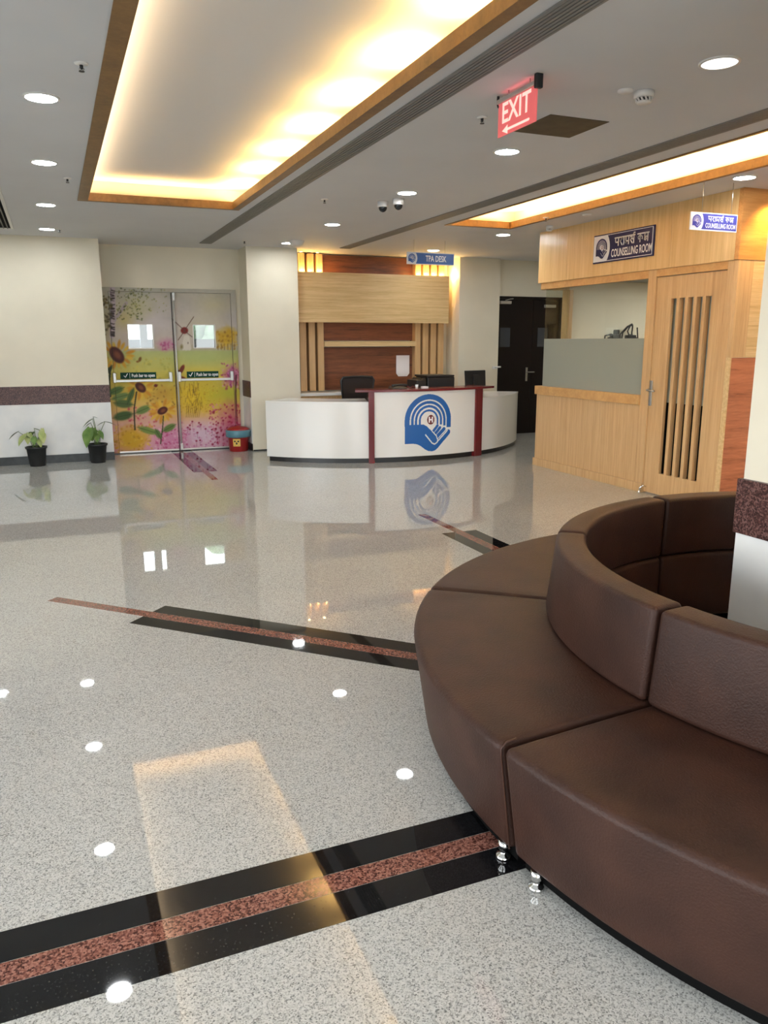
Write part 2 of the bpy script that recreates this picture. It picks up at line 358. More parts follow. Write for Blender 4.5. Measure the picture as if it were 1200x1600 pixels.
# inlaid stripes radiating from the round sofa, laid flush in the floor
CX, CY = 3.18, 2.03
def inlay(ang, r0, rb, rt):
    a = math.radians(ang); d = Vector((math.cos(a), math.sin(a), 0)); n = Vector((-d.y, d.x, 0)); c = Vector((CX, CY, 0))
    for t0, t1, ro, m in ((-.170, -.0435, rb, granite_black), (-.0415, .0415, rt, granite_brown), (.0435, .170, rb, granite_black)):
        P = [c+d*r0+n*t0, c+d*ro+n*t0, c+d*ro+n*t1, c+d*r0+n*t1]
        MB().hexa([p+Vector((0, 0, -.01)) for p in P], [p+Vector((0, 0, .0006)) for p in P]).build('inlay_strip', m, floor)
for a in (180, 135, 90, 225, 45, 0): inlay(a, 0.75 if a != 45 else .75, 3.92, 4.69)
for x0, x1, y0, m in ((1.545, 1.655, 10.12, granite_black), (1.657, 1.735, 9.47, granite_brown), (1.737, 1.85, 10.12, granite_black)):
    box('inlay_strip', x0, x1, y0, 12.27, -.01, .0006, m, floor)

# ceiling: slab pieces round the two coves, with raised boxes above them
C1 = (0.346, 1.935, -1.6, 8.66); C2 = (4.445, 5.355, 0.6, 8.83)
cb = MB()
def slab(x0, x1, y0, y1): cb.box(x0, x1, y0, y1, 3.0, 3.02)
slab(-7, C1[0], -5, 12.9); slab(C1[1], C2[0], -5, 12.9); slab(C2[1], 9.2, -5, 12.9)
slab(C1[0], C1[1], -5, C1[2]); slab(C1[0], C1[1], C1[3], 12.9); slab(C2[0], C2[1], -5, C2[2]); slab(C2[0], C2[1], C2[3], 12.9)
ceiling = struct(cb.build('ceiling', white_ceil), 'off white plaster ceiling with two lit coves')
for (x0, x1, y0, y1), nm in ((C1, 'wide'), (C2, 'narrow')):
    e = 0.14; u = MB(); zt = 3.21
    u.box(x0-e-.02, x1+e+.02, y0-e-.02, y1+e+.02, zt, zt+.02)
    u.box(x0-e-.02, x0-e, y0-e, y1+e, 3.02, zt); u.box(x1+e, x1+e+.02, y0-e, y1+e, 3.02, zt)
    u.box(x0-e, x1+e, y1+e, y1+e+.02, 3.02, zt); u.box(x0-e, x1+e, y0-e-.02, y0-e, 3.02, zt)
    u.build('cove_recess', cove_white, ceiling)
    wl, wr, wf = (0.095, 0.075, 0.06) if nm == 'wide' else (0.035, 0.05, 0.075)
    for bx in ((x0, x0+wl, y0, y1), (x1-wr, x1, y0, y1), (x0+wl, x1-wr, y1-wf, y1), (x0+wl, x1-wr, y0, y0+wf)):
        box('cove_trim', bx[0], bx[1], bx[2], bx[3], 2.992, 3.066, cove_oak, ceiling)
# warm strip lamps hidden on the ledges
def strip(x0, y0, x1, y1, power, col, inward):
    L_ = math.hypot(x1-x0, y1-y0); o = area('cove_lamp', ((x0+x1)/2, (y0+y1)/2, 3.045), (0, 0, 0), L_, 0.03, power*L_*COVE_P, col)
    z = -(Vector(inward)*.75+Vector((0, 0, 1))).normalized(); x = Vector((x1-x0, y1-y0, 0)).normalized(); y = z.cross(x)
    o.matrix_world = Matrix.Translation(o.location) @ Matrix((x, y, z)).transposed().to_4x4(); return o
yy = -1.4
while yy < 8.4:
    strip(C1[1]+.05, yy, C1[1]+.05, yy+.36, 20.0, WARM, (-1, 0, 0)); yy += .80
strip(C1[0]-.04, -1.4, C1[0]-.04, 8.5, 4.0, (1.0, 0.78, 0.50), (1, 0, 0))
strip(C1[0]+.1, C1[3]+.05, C1[1]-.1, C1[3]+.05, 4.5, (1.0, 0.60, 0.22), (0, -1, 0))
strip(C2[1]+.05, .7, C2[1]+.05, 8.7, 14.0, (1.0, .60, .22), (-1, 0, 0)); strip(C2[0]-.05, .7, C2[0]-.05, 8.7, 12.0, (1.0, .60, .22), (1, 0, 0))
strip(C2[0]+.1, C2[3]+.05, C2[1]-.1, C2[3]+.05, 12.0, (1.0, .58, .2), (0, -1, 0))

# walls
Z0, Z1 = 0.814, 1.056
def dado(par, x0, x1, y, depth, slabs):
    # marble slabs, granite band and black skirting standing proud of a wall face at y (facing -y)
    n = slabs; w = (x1-x0)/n
    for i in range(n): box('marble_slab', x0+i*w+.001, x0+(i+1)*w-.001, y-.010, y+depth, .114, Z0, marble, par)
    for i in range(n): box('granite_band', x0+i*w+.0005, x0+(i+1)*w-.0005, y-.014, y+depth, Z0+.0005, Z1, granite_band, par)
wl = struct(box('wall_left', -7.2, .69, 11.71, 12.45, 0, 3, cream), 'cream wall left of the mural doors')
dado(wl, -7.0, -0.82, 11.71, .02, 5); dado(wl, -0.818, .692, 11.71, .02, 1)
struct(box('baseboard_left', -7, .692, 11.694, 11.73, 0, .112, skirt_black), 'black stone skirting of the left wall')
wbk = struct(MB().box(.69, 2.72, 12.30, 12.45, 2.412, 3).box(2.645, 2.72, 12.30, 12.45, 0, 2.412).box(.66, .70, 12.30, 12.45, 0, 2.412).build('wall_back', cream), 'cream wall above the mural doors')
pl = struct(box('pillar', 2.715, 3.49, 11.79, 12.6, 0, 3, cream), 'cream pillar left of the reception desk')
box('marble_slab', 2.705, 2.72, 11.80, 12.29, .114, Z0, marble, pl); box('granite_band', 2.70, 2.72, 11.80, 12.29, Z0, Z1, granite_band, pl); box('skirting', 2.702, 2.72, 11.80, 12.29, 0, .112, skirt_black, pl)
box('skirting', 2.716, 3.49, 11.783, 11.80, 0, .02, skirt_black, pl)
struct(box('wall_feature', 3.49, 6.34, 12.46, 12.6, 0, 3, cream), 'cream wall behind the reception desk')
pr = struct(box('pillar', 6.34, 7.11, 12.0, 12.6, 0, 3, cream), 'cream pillar right of the reception desk')
wdr = struct(MB().box(7.11, 9.2, 12.16, 12.3, 2.40, 3).box(8.49, 9.2, 12.16, 12.3, 0, 2.40).build('wall_door', cream), 'cream wall around the dark double door')
struct(box('wall_right', 9.0, 9.2, -5, 12.3, 0, 3, cream), 'cream wall closing the right side')
struct(MB().box(-4.4, -4.2, -5, -3.6, 0, 3).box(-4.4, -4.2, 5.6, 12, 0, 3).box(-4.4, -4.2, -3.6, 5.6, 2.8, 3).box(-4.4, -4.2, -3.6, 5.6, 0, .2).build('wall_window_side', cream), 'cream wall with a wide window, left of the hall')
struct(MB().box(-7.2, -2.6, -5.2, -5, 0, 3).box(6.6, 9.2, -5.2, -5, 0, 3).box(-2.6, 6.6, -5.2, -5, 2.8, 3).box(-2.6, 6.6, -5.2, -5, 0, .2).build('wall_front', cream), 'cream wall with a wide window behind the viewer')

struct(MB().box(-60, 60, -60, 60, -.3, -.25).build('ground', mat('dark_outdoor_ground', (.10, .10, .10), .8, var=.15, vscale=3)), 'unseen dark ground added outside to cut light on the ceiling')  # unseen ground added to keep sky light from below off the ceiling

struct(MB().box(5.1, 9.2, 12.62, 12.8, 0, 3).build('wall_leak_stop', cream), 'unseen wall added behind the reception side to stop light leaks')  # unseen wall added to block daylight leaking round the dark door
struct(MB().box(-.1, 5.1, 12.9, 16.3, 3.0, 3.1).box(-.2, -.1, 12.45, 16.3, 0, 3.1).box(5.1, 5.2, 12.8, 16.3, 0, 3.1).box(-.2, .3, 16.15, 16.3, 0, 3).build('wall_corridor', cream), 'corridor shell beyond the mural doors')

# central pillar inside the sofa ring
pc = struct(box('pillar', 2.745, 3.63, 1.55, 2.515, 0, 3, cream), 'square cream pillar standing inside the round sofa')
for i in range(2):
    y0 = 1.55+i*.4825
    box('marble_slab', 2.735, 2.75, y0, y0+.4815, .114, Z0, marble, pc)
box('granite_band', 2.722, 2.75, 1.53, 2.53, Z0+.001, Z1, granite_band, pc, .004)
box('granite_band', 2.75, 3.65, 2.50, 2.53, Z0+.001, Z1, granite_band, pc, .004)
box('marble_slab', 2.736, 3.64, 2.50, 2.522, .114, Z0, marble, pc)
box('skirting', 2.725, 3.65, 1.53, 2.53, 0, .112, skirt_black, pc)

# ------------------------------------------------------------------ mural double door (printed meadow on frame and leaves)
CW, CH = 300, 370
def paint():
    yy, xx = np.mgrid[0:CH, 0:CW]; v = yy/(CH-1.0); u = xx/(CW-1.0)
    X = (455+57*v)+u*((1052+26*v)-(455+57*v)); Y = (250+15*u)+v*((997-25*u)-(250+15*u))     # drawing coordinates
    img = np.zeros((CH, CW, 3))
    ks = [250, 330, 420, 500, 527, 532, 590, 650, 720, 800, 880, 1000]
    cs = [(178, 174, 160), (186, 180, 172), (192, 184, 180), (190, 180, 168), (182, 176, 150), (176, 182, 128), (190, 186, 112), (206, 190, 96), (204, 178, 82), (208, 172, 110), (208, 165, 165), (205, 150, 168)]
    for c in range(3): img[..., c] = np.interp(Y, ks, [k[c] for k in cs])
    rs = np.random.RandomState(5)
    def blob(cx, cy, rx, ry, col, a=1.0, soft=1.0, rot=0, tex=0.0):
        ct, st = math.cos(rot), math.sin(rot); dx, dy = X-cx, Y-cy
        d = np.hypot((dx*ct+dy*st)/rx, (-dx*st+dy*ct)/ry)
        if tex: d = d+tex*noise
        w = np.clip((1-d)/soft, 0, 1)*a
        for c in range(3): img[..., c] = img[..., c]*(1-w)+col[c]*w
    def line(P, w_, col, a=1.0):
        d = np.full(X.shape, 1e9)
        for (ax, ay), (bx, by) in zip(P[:-1], P[1:]):
            t = np.clip(((X-ax)*(bx-ax)+(Y-ay)*(by-ay))/((bx-ax)**2+(by-ay)**2+1e-9), 0, 1); d = np.minimum(d, np.hypot(X-ax-t*(bx-ax), Y-ay-t*(by-ay)))
        w = np.clip(w_/2+.6-d, 0, 1)*a
        for c in range(3): img[..., c] = img[..., c]*(1-w)+col[c]*w
    n0 = rs.rand(24, 20); n1 = rs.rand(74, 60)
    def up(n): 
        iy = np.linspace(0, n.shape[0]-1.001, CH); ix = np.linspace(0, n.shape[1]-1.001, CW); a = iy.astype(int); b = ix.astype(int); fy = (iy-a)[:, None]; fx = (ix-b)[None]
        return n[a][:, b]*(1-fy)*(1-fx)+n[a+1][:, b]*fy*(1-fx)+n[a][:, b+1]*(1-fy)*fx+n[a+1][:, b+1]*fy*fx
    noise = up(n0)*.6+up(n1)*.4-.5
    img += noise[..., None]*14
    def scat(n, x0, x1, y0, y1, cols, r0, r1, a=.8, el=1.0):
        for _ in range(n):
            blob(rs.uniform(x0, x1), rs.uniform(y0, y1), rs.uniform(r0, r1), rs.uniform(r0, r1)*el, cols[rs.randint(len(cols))], a, .6, rs.uniform(0, 3))
    # upper left birch with leaves, yellow haze
    blob(600, 340, 110, 75, (182, 178, 120), .55, 1); blob(480, 400, 40, 140, (150, 145, 95), .6, 1); blob(555, 395, 60, 60, (200, 185, 110), .6, 1)
    blob(950, 330, 120, 60, (196, 188, 140), .5, 1); blob(900, 420, 150, 80, (198, 190, 150), .5, 1); blob(690, 400, 60, 60, (196, 188, 190), .5, 1)
    line([(506, 250), (510, 340), (508, 400), (506, 462)], 22, (186, 172, 178)); line([(515, 395), (545, 350), (565, 320)], 14, (176, 164, 166))
    for k in range(30): y_ = rs.uniform(255, 462); line([(499+rs.rand()*5, y_), (512+rs.rand()*5, y_+rs.uniform(-3, 5))], rs.uniform(3, 7), (66, 56, 54), .8)
    line([(500, 255), (499, 460)], 3, (95, 85, 85), .7)
    scat(110, 520, 640, 255, 395, [(88, 96, 58), (70, 76, 44), (120, 122, 72), (140, 140, 80)], 3, 8, .8, .6); scat(30, 640, 740, 255, 360, [(120, 124, 80), (150, 150, 90)], 2, 6, .7)
    scat(40, 465, 505, 290, 460, [(92, 88, 54), (120, 105, 60), (80, 70, 48)], 4, 10, .7)
    # far field: pink bush, windmill, yellow trees
    blob(742, 500, 52, 42, (190, 120, 158), .8, .9, tex=.5); scat(30, 710, 780, 490, 525, [(160, 76, 120), (184, 100, 140)], 3, 8, .6)
    for P in ([(804, 526), (814, 462), (838, 462), (852, 526)],):
        line([(812, 520), (822, 470)], 14, (206, 200, 188)); line([(840, 520), (832, 470)], 16, (206, 200, 188)); line([(826, 520), (826, 470)], 18, (206, 200, 188))
    blob(806, 512, 10, 16, (120, 110, 70), .8, .8); blob(834, 495, 3, 6, (90, 80, 70), 1, .5)
    blob(818, 440, 19, 17, (128, 52, 46), 1, .25)
    for P in ([(818, 440), (762, 388)], [(818, 440), (860, 380)], [(818, 442), (852, 468)], [(818, 442), (790, 482)]): line(P, 3, (104, 70, 64))
    blob(1010, 470, 62, 62, (196, 160, 52), .9, .6, tex=.5); scat(40, 965, 1060, 440, 522, [(170, 130, 40), (210, 176, 70), (140, 104, 50)], 4, 9, .6)
    for k in range(6): x_ = 970+k*15; line([(x_, 500), (x_, 526)], 3, (120, 92, 56), .8)
    # meadow
    blob(900, 560, 160, 45, (168, 184, 124), .6, 1); blob(720, 580, 120, 50, (186, 186, 110), .5, 1); blob(870, 640, 160, 50, (212, 190, 80), .7, 1)
    scat(60, 520, 760, 560, 660, [(150, 150, 80), (176, 160, 70), (206, 190, 90)], 4, 10, .35)
    blob(870, 740, 130, 100, (212, 182, 50), .9, .7, tex=.5); blob(960, 730, 110, 70, (176, 182, 70), .6, 1); blob(1030, 720, 60, 60, (168, 178, 70), .7, 1)
    for k in range(26): x_ = rs.uniform(800, 900); y_ = rs.uniform(700, 820); line([(x_, y_), (x_+rs.uniform(-12, 12), y_-rs.uniform(20, 50))], 2, (110, 86, 40), .7)
    scat(120, 790, 980, 680, 810, [(190, 150, 40), (222, 196, 80), (160, 126, 46)], 2, 6, .6)
    blob(715, 720, 90, 60, (176, 140, 64), .7, 1, tex=.4); scat(60, 650, 790, 680, 780, [(140, 104, 50), (200, 160, 70), (110, 84, 44)], 3, 8, .5)
    # magenta tree at the right edge
    blob(1035, 640, 55, 62, (188, 110, 150), .9, .7, tex=.6); scat(60, 985, 1075, 585, 705, [(150, 56, 104), (176, 84, 130), (204, 150, 180)], 3, 9, .7)
    line([(1052, 640), (1050, 720), (1056, 860)], 6, (92, 50, 50))
    # pink flower drifts
    blob(900, 910, 150, 90, (206, 184, 200), .9, .8, tex=.3); blob(760, 930, 100, 70, (204, 140, 172), .9, .8, tex=.4); blob(1030, 870, 80, 130, (176, 84, 112), .8, .9, tex=.4); blob(650, 820, 90, 60, (206, 160, 158), .7, .9, tex=.4)
    scat(150, 690, 830, 880, 990, [(176, 70, 112), (206, 130, 164), (190, 96, 136), (220, 180, 196)], 3, 8, .7)
    scat(110, 800, 960, 850, 980, [(180, 100, 140), (214, 190, 206), (196, 140, 170)], 3, 7, .6)
    scat(170, 930, 1080, 770, 985, [(134, 22, 52), (160, 40, 78), (186, 90, 118), (206, 140, 160)], 3, 9, .7)
    scat(60, 560, 700, 780, 885, [(176, 54, 84), (206, 120, 140), (190, 84, 108)], 3, 8, .7)
    for k in range(28): x_ = rs.uniform(820, 1070); y_ = rs.uniform(790, 940); line([(x_, y_), (x_+1, y_+25)], 1.5, (112, 60, 70), .6); blob(x_, y_, 6, 5, (140, 34, 66), .9, .5)
    blob(590, 925, 95, 75, (206, 168, 48), .95, .6, tex=.4); scat(110, 515, 680, 860, 990, [(190, 146, 34), (220, 190, 90), (168, 130, 44), (206, 176, 70)], 3, 8, .6)
    # sunflowers
    def leaf(x1, y1, x2, y2, w_, col):
        blob((x1+x2)/2, (y1+y2)/2, math.hypot(x2-x1, y2-y1)/2, w_, col, .95, .35, math.atan2(y2-y1, x2-x1)); line([(x1, y1), (x2, y2)], 2, (60, 76, 40), .8)
    def sun(cx, cy, rx, ry, rot, pl_):
        for k in range(18):
            a = 2*PI*k/18+rs.uniform(-.1, .1); l_ = pl_*rs.uniform(.8, 1.1); ex, ey = cx+math.cos(a)*(rx*.8+l_*.5), cy+math.sin(a)*(ry*.8+l_*.5)
            blob(ex, ey, l_*.55, 9, [(206, 160, 56), (214, 178, 74), (196, 140, 48)][k % 3], .9, .5, a)
        blob(cx, cy, rx, ry, (84, 38, 22), 1, .2, rot); blob(cx+2, cy, rx*.62, ry*.62, (134, 82, 52), .9, .6, rot)
    line([(500, 590), (495, 660), (500, 730)], 9, (48, 60, 32)); leaf(470, 640, 510, 590, 12, (52, 66, 34)); leaf(490, 720, 560, 690, 20, (88, 116, 64)); leaf(500, 745, 585, 720, 18, (110, 134, 84))
    sun(526, 546, 46, 28, .95, 46); sun(627, 692, 30, 20, .8, 42)
    line([(610, 712), (600, 790), (604, 884)], 6, (62, 60, 36)); leaf(510, 760, 600, 770, 22, (86, 110, 64)); leaf(508, 830, 600, 810, 24, (70, 98, 54)); leaf(602, 810, 676, 776, 20, (112, 132, 74)); leaf(570, 770, 600, 690, 14, (84, 108, 60))
    sun(722, 798, 26, 18, -.5, 46); line([(726, 822), (722, 880), (714, 950)], 5, (70, 78, 44)); leaf(612, 872, 708, 905, 18, (120, 140, 76)); leaf(720, 895, 782, 860, 18, (104, 126, 68)); leaf(690, 880, 716, 930, 14, (96, 120, 70))
    blob(692, 684, 10, 9, (110, 50, 34), 1, .4)
    # butterflies
    blob(624, 566, 8, 14, (124, 92, 44), 1, .4, .3); blob(614, 576, 8, 6, (140, 104, 50), 1, .4)
    blob(806, 612, 11, 26, (122, 60, 36), 1, .3, .45); blob(792, 630, 10, 20, (60, 34, 26), 1, .4, -.3); blob(804, 648, 26, 8, (140, 76, 44), 1, .4, .3)
    for k in range(8): line([(830+k*9, 770-rs.rand()*10), (826+k*8, 830)], 2, (100, 82, 44), .6)
    return np.clip(img, 0, 255)
ART = np.clip((paint()-128)*1.15+120, 0, 255)
def srgb2lin(a):
    a = a/255.0; return np.where(a <= .04045, a/12.92, ((a+.055)/1.055)**2.4)
ARTL = np.clip(srgb2lin(ART)*.92, 0, .92)
mural_m = bpy.data.materials.new('mural_print'); mural_m.use_nodes = True
_n = mural_m.node_tree.nodes; _a = _n.new('ShaderNodeAttribute'); _a.attribute_name = 'print'
mural_m.node_tree.links.new(_a.outputs['Color'], _n['Principled BSDF'].inputs['Base Color']); _n['Principled BSDF'].inputs['Roughness'].default_value = 0.45; _n['Principled BSDF'].inputs['Specular IOR Level'].default_value = 0.25
MX0, MX1, MZ1 = 0.70, 2.645, 2.41
def mural_panel(name, x0, x1, z0, z1, y, depth, parent, holes=()):
    # printed front face as a fine grid with a colour attribute, plus plain sides and back
    st = 0.0075; nx = max(1, round((x1-x0)/st)); nz = max(1, round((z1-z0)/st)); xs = np.linspace(x0, x1, nx+1); zs = np.linspace(z0, z1, nz+1)
    vs = [(x, y, z) for z in zs for x in xs]; fs = []
    for j in range(nz):
        zc = (zs[j]+zs[j+1])/2
        for i in range(nx):
            xc = (xs[i]+xs[i+1])/2
            if any(a < xc < b and c < zc < d for a, b, c, d in holes): continue
            q = j*(nx+1)+i; fs.append((q, q+1, q+nx+2, q+nx+1))
    mb = MB(); mb.add(vs, fs); nfr = len(vs)
    if not holes: mb.add([(x0, y, z0), (x1, y, z0), (x1, y, z1), (x0, y, z1), (x0, y+depth, z0), (x1, y+depth, z0), (x1, y+depth, z1), (x0, y+depth, z1)], [(4, 5, 6, 7), (0, 1, 5, 4), (1, 2, 6, 5), (2, 3, 7, 6), (3, 0, 4, 7)])
    else:
        a, b, c, d = holes[0]
        for bx in ((x0, a, z0, z1), (b, x1, z0, z1), (a, b, z0, c), (a, b, d, z1)): mb.box(bx[0], bx[1], y+.001, y+depth, bx[2], bx[3])
    o = mb.build(name, mural_m, parent)
    me = o.data; at = me.color_attributes.new('print', 'FLOAT_COLOR', 'POINT')
    co = np.empty(len(me.vertices)*3, np.float32); me.vertices.foreach_get('co', co); co = co.reshape(-1, 3)+np.array(wloc(parent), np.float32)
    uu = np.clip((co[:, 0]-MX0)/(MX1-MX0), 0, 1)*(CW-1); vv = np.clip(1-co[:, 2]/MZ1, 0, 1)*(CH-1)
    a = np.floor(vv).astype(int).clip(0, CH-2); b = np.floor(uu).astype(int).clip(0, CW-2); fy = (vv-a)[:, None]; fx = (uu-b)[:, None]
    c = ARTL[a, b]*(1-fy)*(1-fx)+ARTL[a+1, b]*fy*(1-fx)+ARTL[a, b+1]*(1-fy)*fx+ARTL[a+1, b+1]*fy*fx
    at.data.foreach_set('color', np.c_[c, np.ones(len(c))].astype(np.float32).ravel())
    return o
d1 = thing('door_1', (1.68, 12.3, 0), 'double door printed all over with a sunflower meadow', 'door', kind='structure'); del d1['category']
YD = 12.28
mural_panel('door_frame', .66, .80, 0, MZ1, YD-.012, .14, d1); mural_panel('door_frame', 2.565, MX1, 0, MZ1, YD-.012, .14, d1); mural_panel('door_frame', .80, 2.565, 2.355, MZ1, YD-.012, .14, d1)
def leaf_door(x0, x1, win, hx, bx0, bx1, sgn):
    lf = mural_panel('door_leaf', x0, x1, .012, 2.352, YD, .045, d1, [win])
    a, b, c, d = win
    for q in ((a-.012, b+.012, c-.012, c), (a-.012, b+.012, d, d+.012), (a-.012, a, c, d), (b, b+.012, c, d)): box('window_bead', q[0], q[1], YD-.008, YD+.05, q[2], q[3], alu, lf)
    box('window_pane', a, b, YD+.02, YD+.026, c, d, glass, lf)
    MB().box(bx0, bx1, YD-.085, YD-.06, 1.062, 1.10).build('push_bar', satin, lf, .006)
    for x in (bx0-.02, bx1-.02): MB().box(x, x+.045, YD-.095, YD-.003, 1.055, 1.20).build('bar_bracket', satin, lf, .008)
    box('bottom_strip', x0, x1, YD-.006, YD, .012, .035, alu, lf)
    pl_ = box('push_sign', bx0+.09 if sgn < 0 else bx0+.12, bx0+.60 if sgn < 0 else bx0+.60, YD-.006, YD-.001, 1.105, 1.20, green_sign, lf)
    xc = bx0+(.345 if sgn < 0 else .36)
    return lf, xc
for args in ((.805, 1.675, (1.045, 1.385, 1.555, 1.885), 0, .80, 1.60, -1), (1.69, 2.56, (1.985, 2.30, 1.555, 1.885), 0, 1.73, 2.52, 1)):
    lf, xc = leaf_door(*args)
    ps = [c for c in lf.children if c.name.startswith('push_sign')][0]
    fn = lambda u, v, xc=xc: (xc+.07+u, YD-.0085, 1.152+v)
    t_ = text_mesh('lettering', 'Push bar to open', .066, fn, letter_white, lf, 1, .0015, fit=.33)
    strokes('tick_mark', [[(-.275, 0), (-.255, -.022), (-.225, .03)]], fn, .011, letter_white, lf)
    box('sign_divider', xc-.125, xc-.121, YD-.008, YD-.001, 1.115, 1.19, letter_white, lf)
MB().lathe([(.013, .03), (.013, 2.34)], (1.708, YD-.03, 0), 10).build('bolt_rod', satin, d1)
box('bolt_case', 1.695, 1.73, YD-.06, YD-.001, 2.235, 2.35, satin, d1, .006); box('bolt_case', 1.695, 1.73, YD-.06, YD-.001, .02, .12, satin, d1, .006)
box('threshold', .70, 2.645, 12.255, 12.4, 0, .012, black, d1)
for a, b, c, d in ((.79, .83, 0, 2.36), (2.54, 2.58, 0, 2.36), (1.655, 1.71, 0, 2.36), (.79, 2.58, 2.33, 2.37)): box('light_stop_strip', a, b, YD+.047, YD+.07, c, d, black, d1)  # black strips added behind the leaf gaps to block outside light
# outside beyond the mural doors, seen through the little panes
struct(MB().box(0.2, 5.1, 16.0, 16.15, 0, 1.69).build('parapet_wall', outside_grey), 'grey parapet outside the left door pane')
struct(box('outside_post', 1.535, 1.672, 15.6, 15.75, 0, 4.0, outside_grey), 'grey post outside the left door pane')
hd = MB(); rh = random.Random(3)
for k in range(60):
    c = (2.6+rh.random()*2.4, 17.6+rh.random()*1.2, .3+rh.random()*2.6); r = .26+.2*rh.random()
    hd.lathe([(r*math.sin(PI*i/6)+1e-3, -r*math.cos(PI*i/6)) for i in range(7)], c, 8, cap=False)
tag(hd.build('hedge', hedge_m), 'pale green hedge seen through the right mural door pane', 'hedge')

# ------------------------------------------------------------------ feature wall behind the desk
fw = thing('feature_panelling', (4.9, 12.45, 0), 'wood panelling with slats and light oak fascia behind the reception desk', 'panelling')
box('back_panel', 4.03, 5.642, 12.36, 12.45, .86, 1.55, walnut, fw); box('back_panel', 4.03, 5.642, 12.36, 12.45, 1.655, 2.0, walnut, fw); box('back_panel', 4.03, 5.642, 12.36, 12.45, 2.60, 2.985, walnut, fw)
box('slat_backing', 3.495, 4.03, 12.40, 12.45, .86, 2.985, dark_red, fw); box('slat_backing', 5.642, 6.20, 12.40, 12.45, .86, 2.985, dark_red, fw)
box('fascia_panel', 3.52, 6.185, 12.08, 12.16, 1.935, 2.695, oakh, fw, .003)
for a, b in ((3.634, 3.738), (3.782, 3.886), (3.928, 4.030), (5.642, 5.743), (5.786, 5.890), (5.931, 6.034), (6.072, 6.176)):
    box('slat', a, b, 12.24, 12.40, .86, 2.985, oaktrim if False else oakv, fw)
box('wall_shelf', 4.032, 5.640, 12.20, 12.36, 1.562, 1.645, oakh, fw)
nt_ = tag(MB().hexa([(5.345, 12.355, 1.41), (5.345, 12.355, 1.11), (5.385, 12.355, 1.06), (5.545, 12.355, 1.06), (5.585, 12.355, 1.11), (5.585, 12.355, 1.41)],
    [(5.345, 12.345, 1.41), (5.345, 12.345, 1.11), (5.385, 12.345, 1.06), (5.545, 12.345, 1.06), (5.585, 12.345, 1.11), (5.585, 12.345, 1.41)]).build('notice_sheet', paper), 'white sheet with clipped lower corners on the dark wood behind the desk', 'notice')
bc = thing('back_counter', (4.9, 12.1, 0), 'low cream topped counter along the slatted wall behind the desk', 'counter')
box('worktop', 3.495, 6.20, 11.93, 12.235, .80, .845, white_lam, bc, .004); box('carcass', 3.50, 6.19, 11.97, 12.23, .0, .80, oakv, bc)
for k in range(4): box('cabinet_door', 3.51+k*.67, 4.165+k*.67, 11.955, 11.97, .08, .79, oakv, bc)
# warm lamps that wash the slats from the ledge of the fascia, and two little spots in the ceiling
for x, p in ((3.69, 5), (3.83, 4.5), (3.98, 5), (4.10, 1.6), (5.60, 1.6), (5.70, 5), (5.84, 4.5), (5.98, 5), (6.12, 4.5)):
    l = bpy.data.lights.new('fascia_lamp', 'POINT'); l.energy = p*.62; l.color = WARM; l.shadow_soft_size = .02
    o = bpy.data.objects.new('fascia_lamp', l); COL.objects.link(o); o.location = (x, 12.19, 2.715)
l = bpy.data.lights.new('fascia_lamp', 'POINT'); l.energy = 5; l.color = (1, .66, .26); l.shadow_soft_size = .02
o = bpy.data.objects.new('fascia_lamp', l); COL.objects.link(o); o.location = (6.262, 12.22, 2.72)
def downlight(name, x, y, r, em, label, group):
    t = thing(name, (x, y, H), label, 'ceiling light', group)
    MB().lathe([(r+.014, H+.001), (r+.014, H-.006), (r, H-.008), (r, H-.001)], (x, y, 0), 32, cap=False).build('rim', white_pl, t)
    MB().lathe([(r, H-.001), (r, H-.005), (r*.97, H-.0065)], (x, y, 0), 32).build('diffuser', em, t)
    return t
for x, w_ in ((3.66, 'outer'), (3.93, 'inner')):
    downlight('spotlight', x, 12.17, .022, spot_em, f'tiny warm ceiling spot above the {w_} left slats of the panelling', 'tiny warm ceiling spots')

# ------------------------------------------------------------------ reception desk
DC, DR = (4.674, 12.578), 2.734
rd = thing('reception_desk', (4.674, 10.2, 0), 'curved white reception desk with a raised maroon framed front', 'desk')
def arc(name, r0, r1, z0, z1, a0, a1, m, bevel=0.0, n=40): return MB().sweep([(r0, z0), (r1, z0), (r1, z1), (r0, z1)], a0, a1, DC, n).build(name, m, rd, bevel)
AL, AR = -137.3, -34.4
arc('plinth', DR-.42, DR-.035, 0, .068, AL+.4, AR-.6, black)
arc('front_panel', DR-.03, DR, .068, .815, AL, -106.5, white_lam); arc('front_panel', DR-.03, DR, .068, .815, -68.2, AR, white_lam)
arc('worktop', DR-.62, DR+.004, .815, .842, AL, -106.5, white_lam, .002); arc('worktop', DR-.62, DR+.004, .815, .842, -68.2, AR, white_lam, .002)
arc('end_panel', DR-.60, DR-.032, .068, .814, AL, AL+.6, white_lam, 0, 2); arc('end_panel', DR-.60, DR-.032, .068, .814, AR-.6, AR, white_lam, 0, 2)
arc('inner_worktop', DR-.72, DR-.031, .735, .76, -106.4, -68.3, white_lam)
arc('raised_panel', DR-.03, DR+.006, .075, .968, -104.85, -71.25, white_lam)
arc('maroon_post', DR-.16, DR+.03, 0, .972, -106.5, -104.86, maroon, .002, 4); arc('maroon_post', DR-.16, DR+.03, 0, .972, -71.24, -68.2, maroon, .002, 6)
arc('maroon_cap', DR-.34, DR+.055, .972, 1.003, -110.2, -63.2, maroon, .003)
def on_arc(a_deg, zc, lift):
    a0 = math.radians(a_deg)
    return lambda u, v: (DC[0]+(DR+lift)*math.cos(a0+u/DR), DC[1]+(DR+lift)*math.sin(a0+u/DR), zc+v)
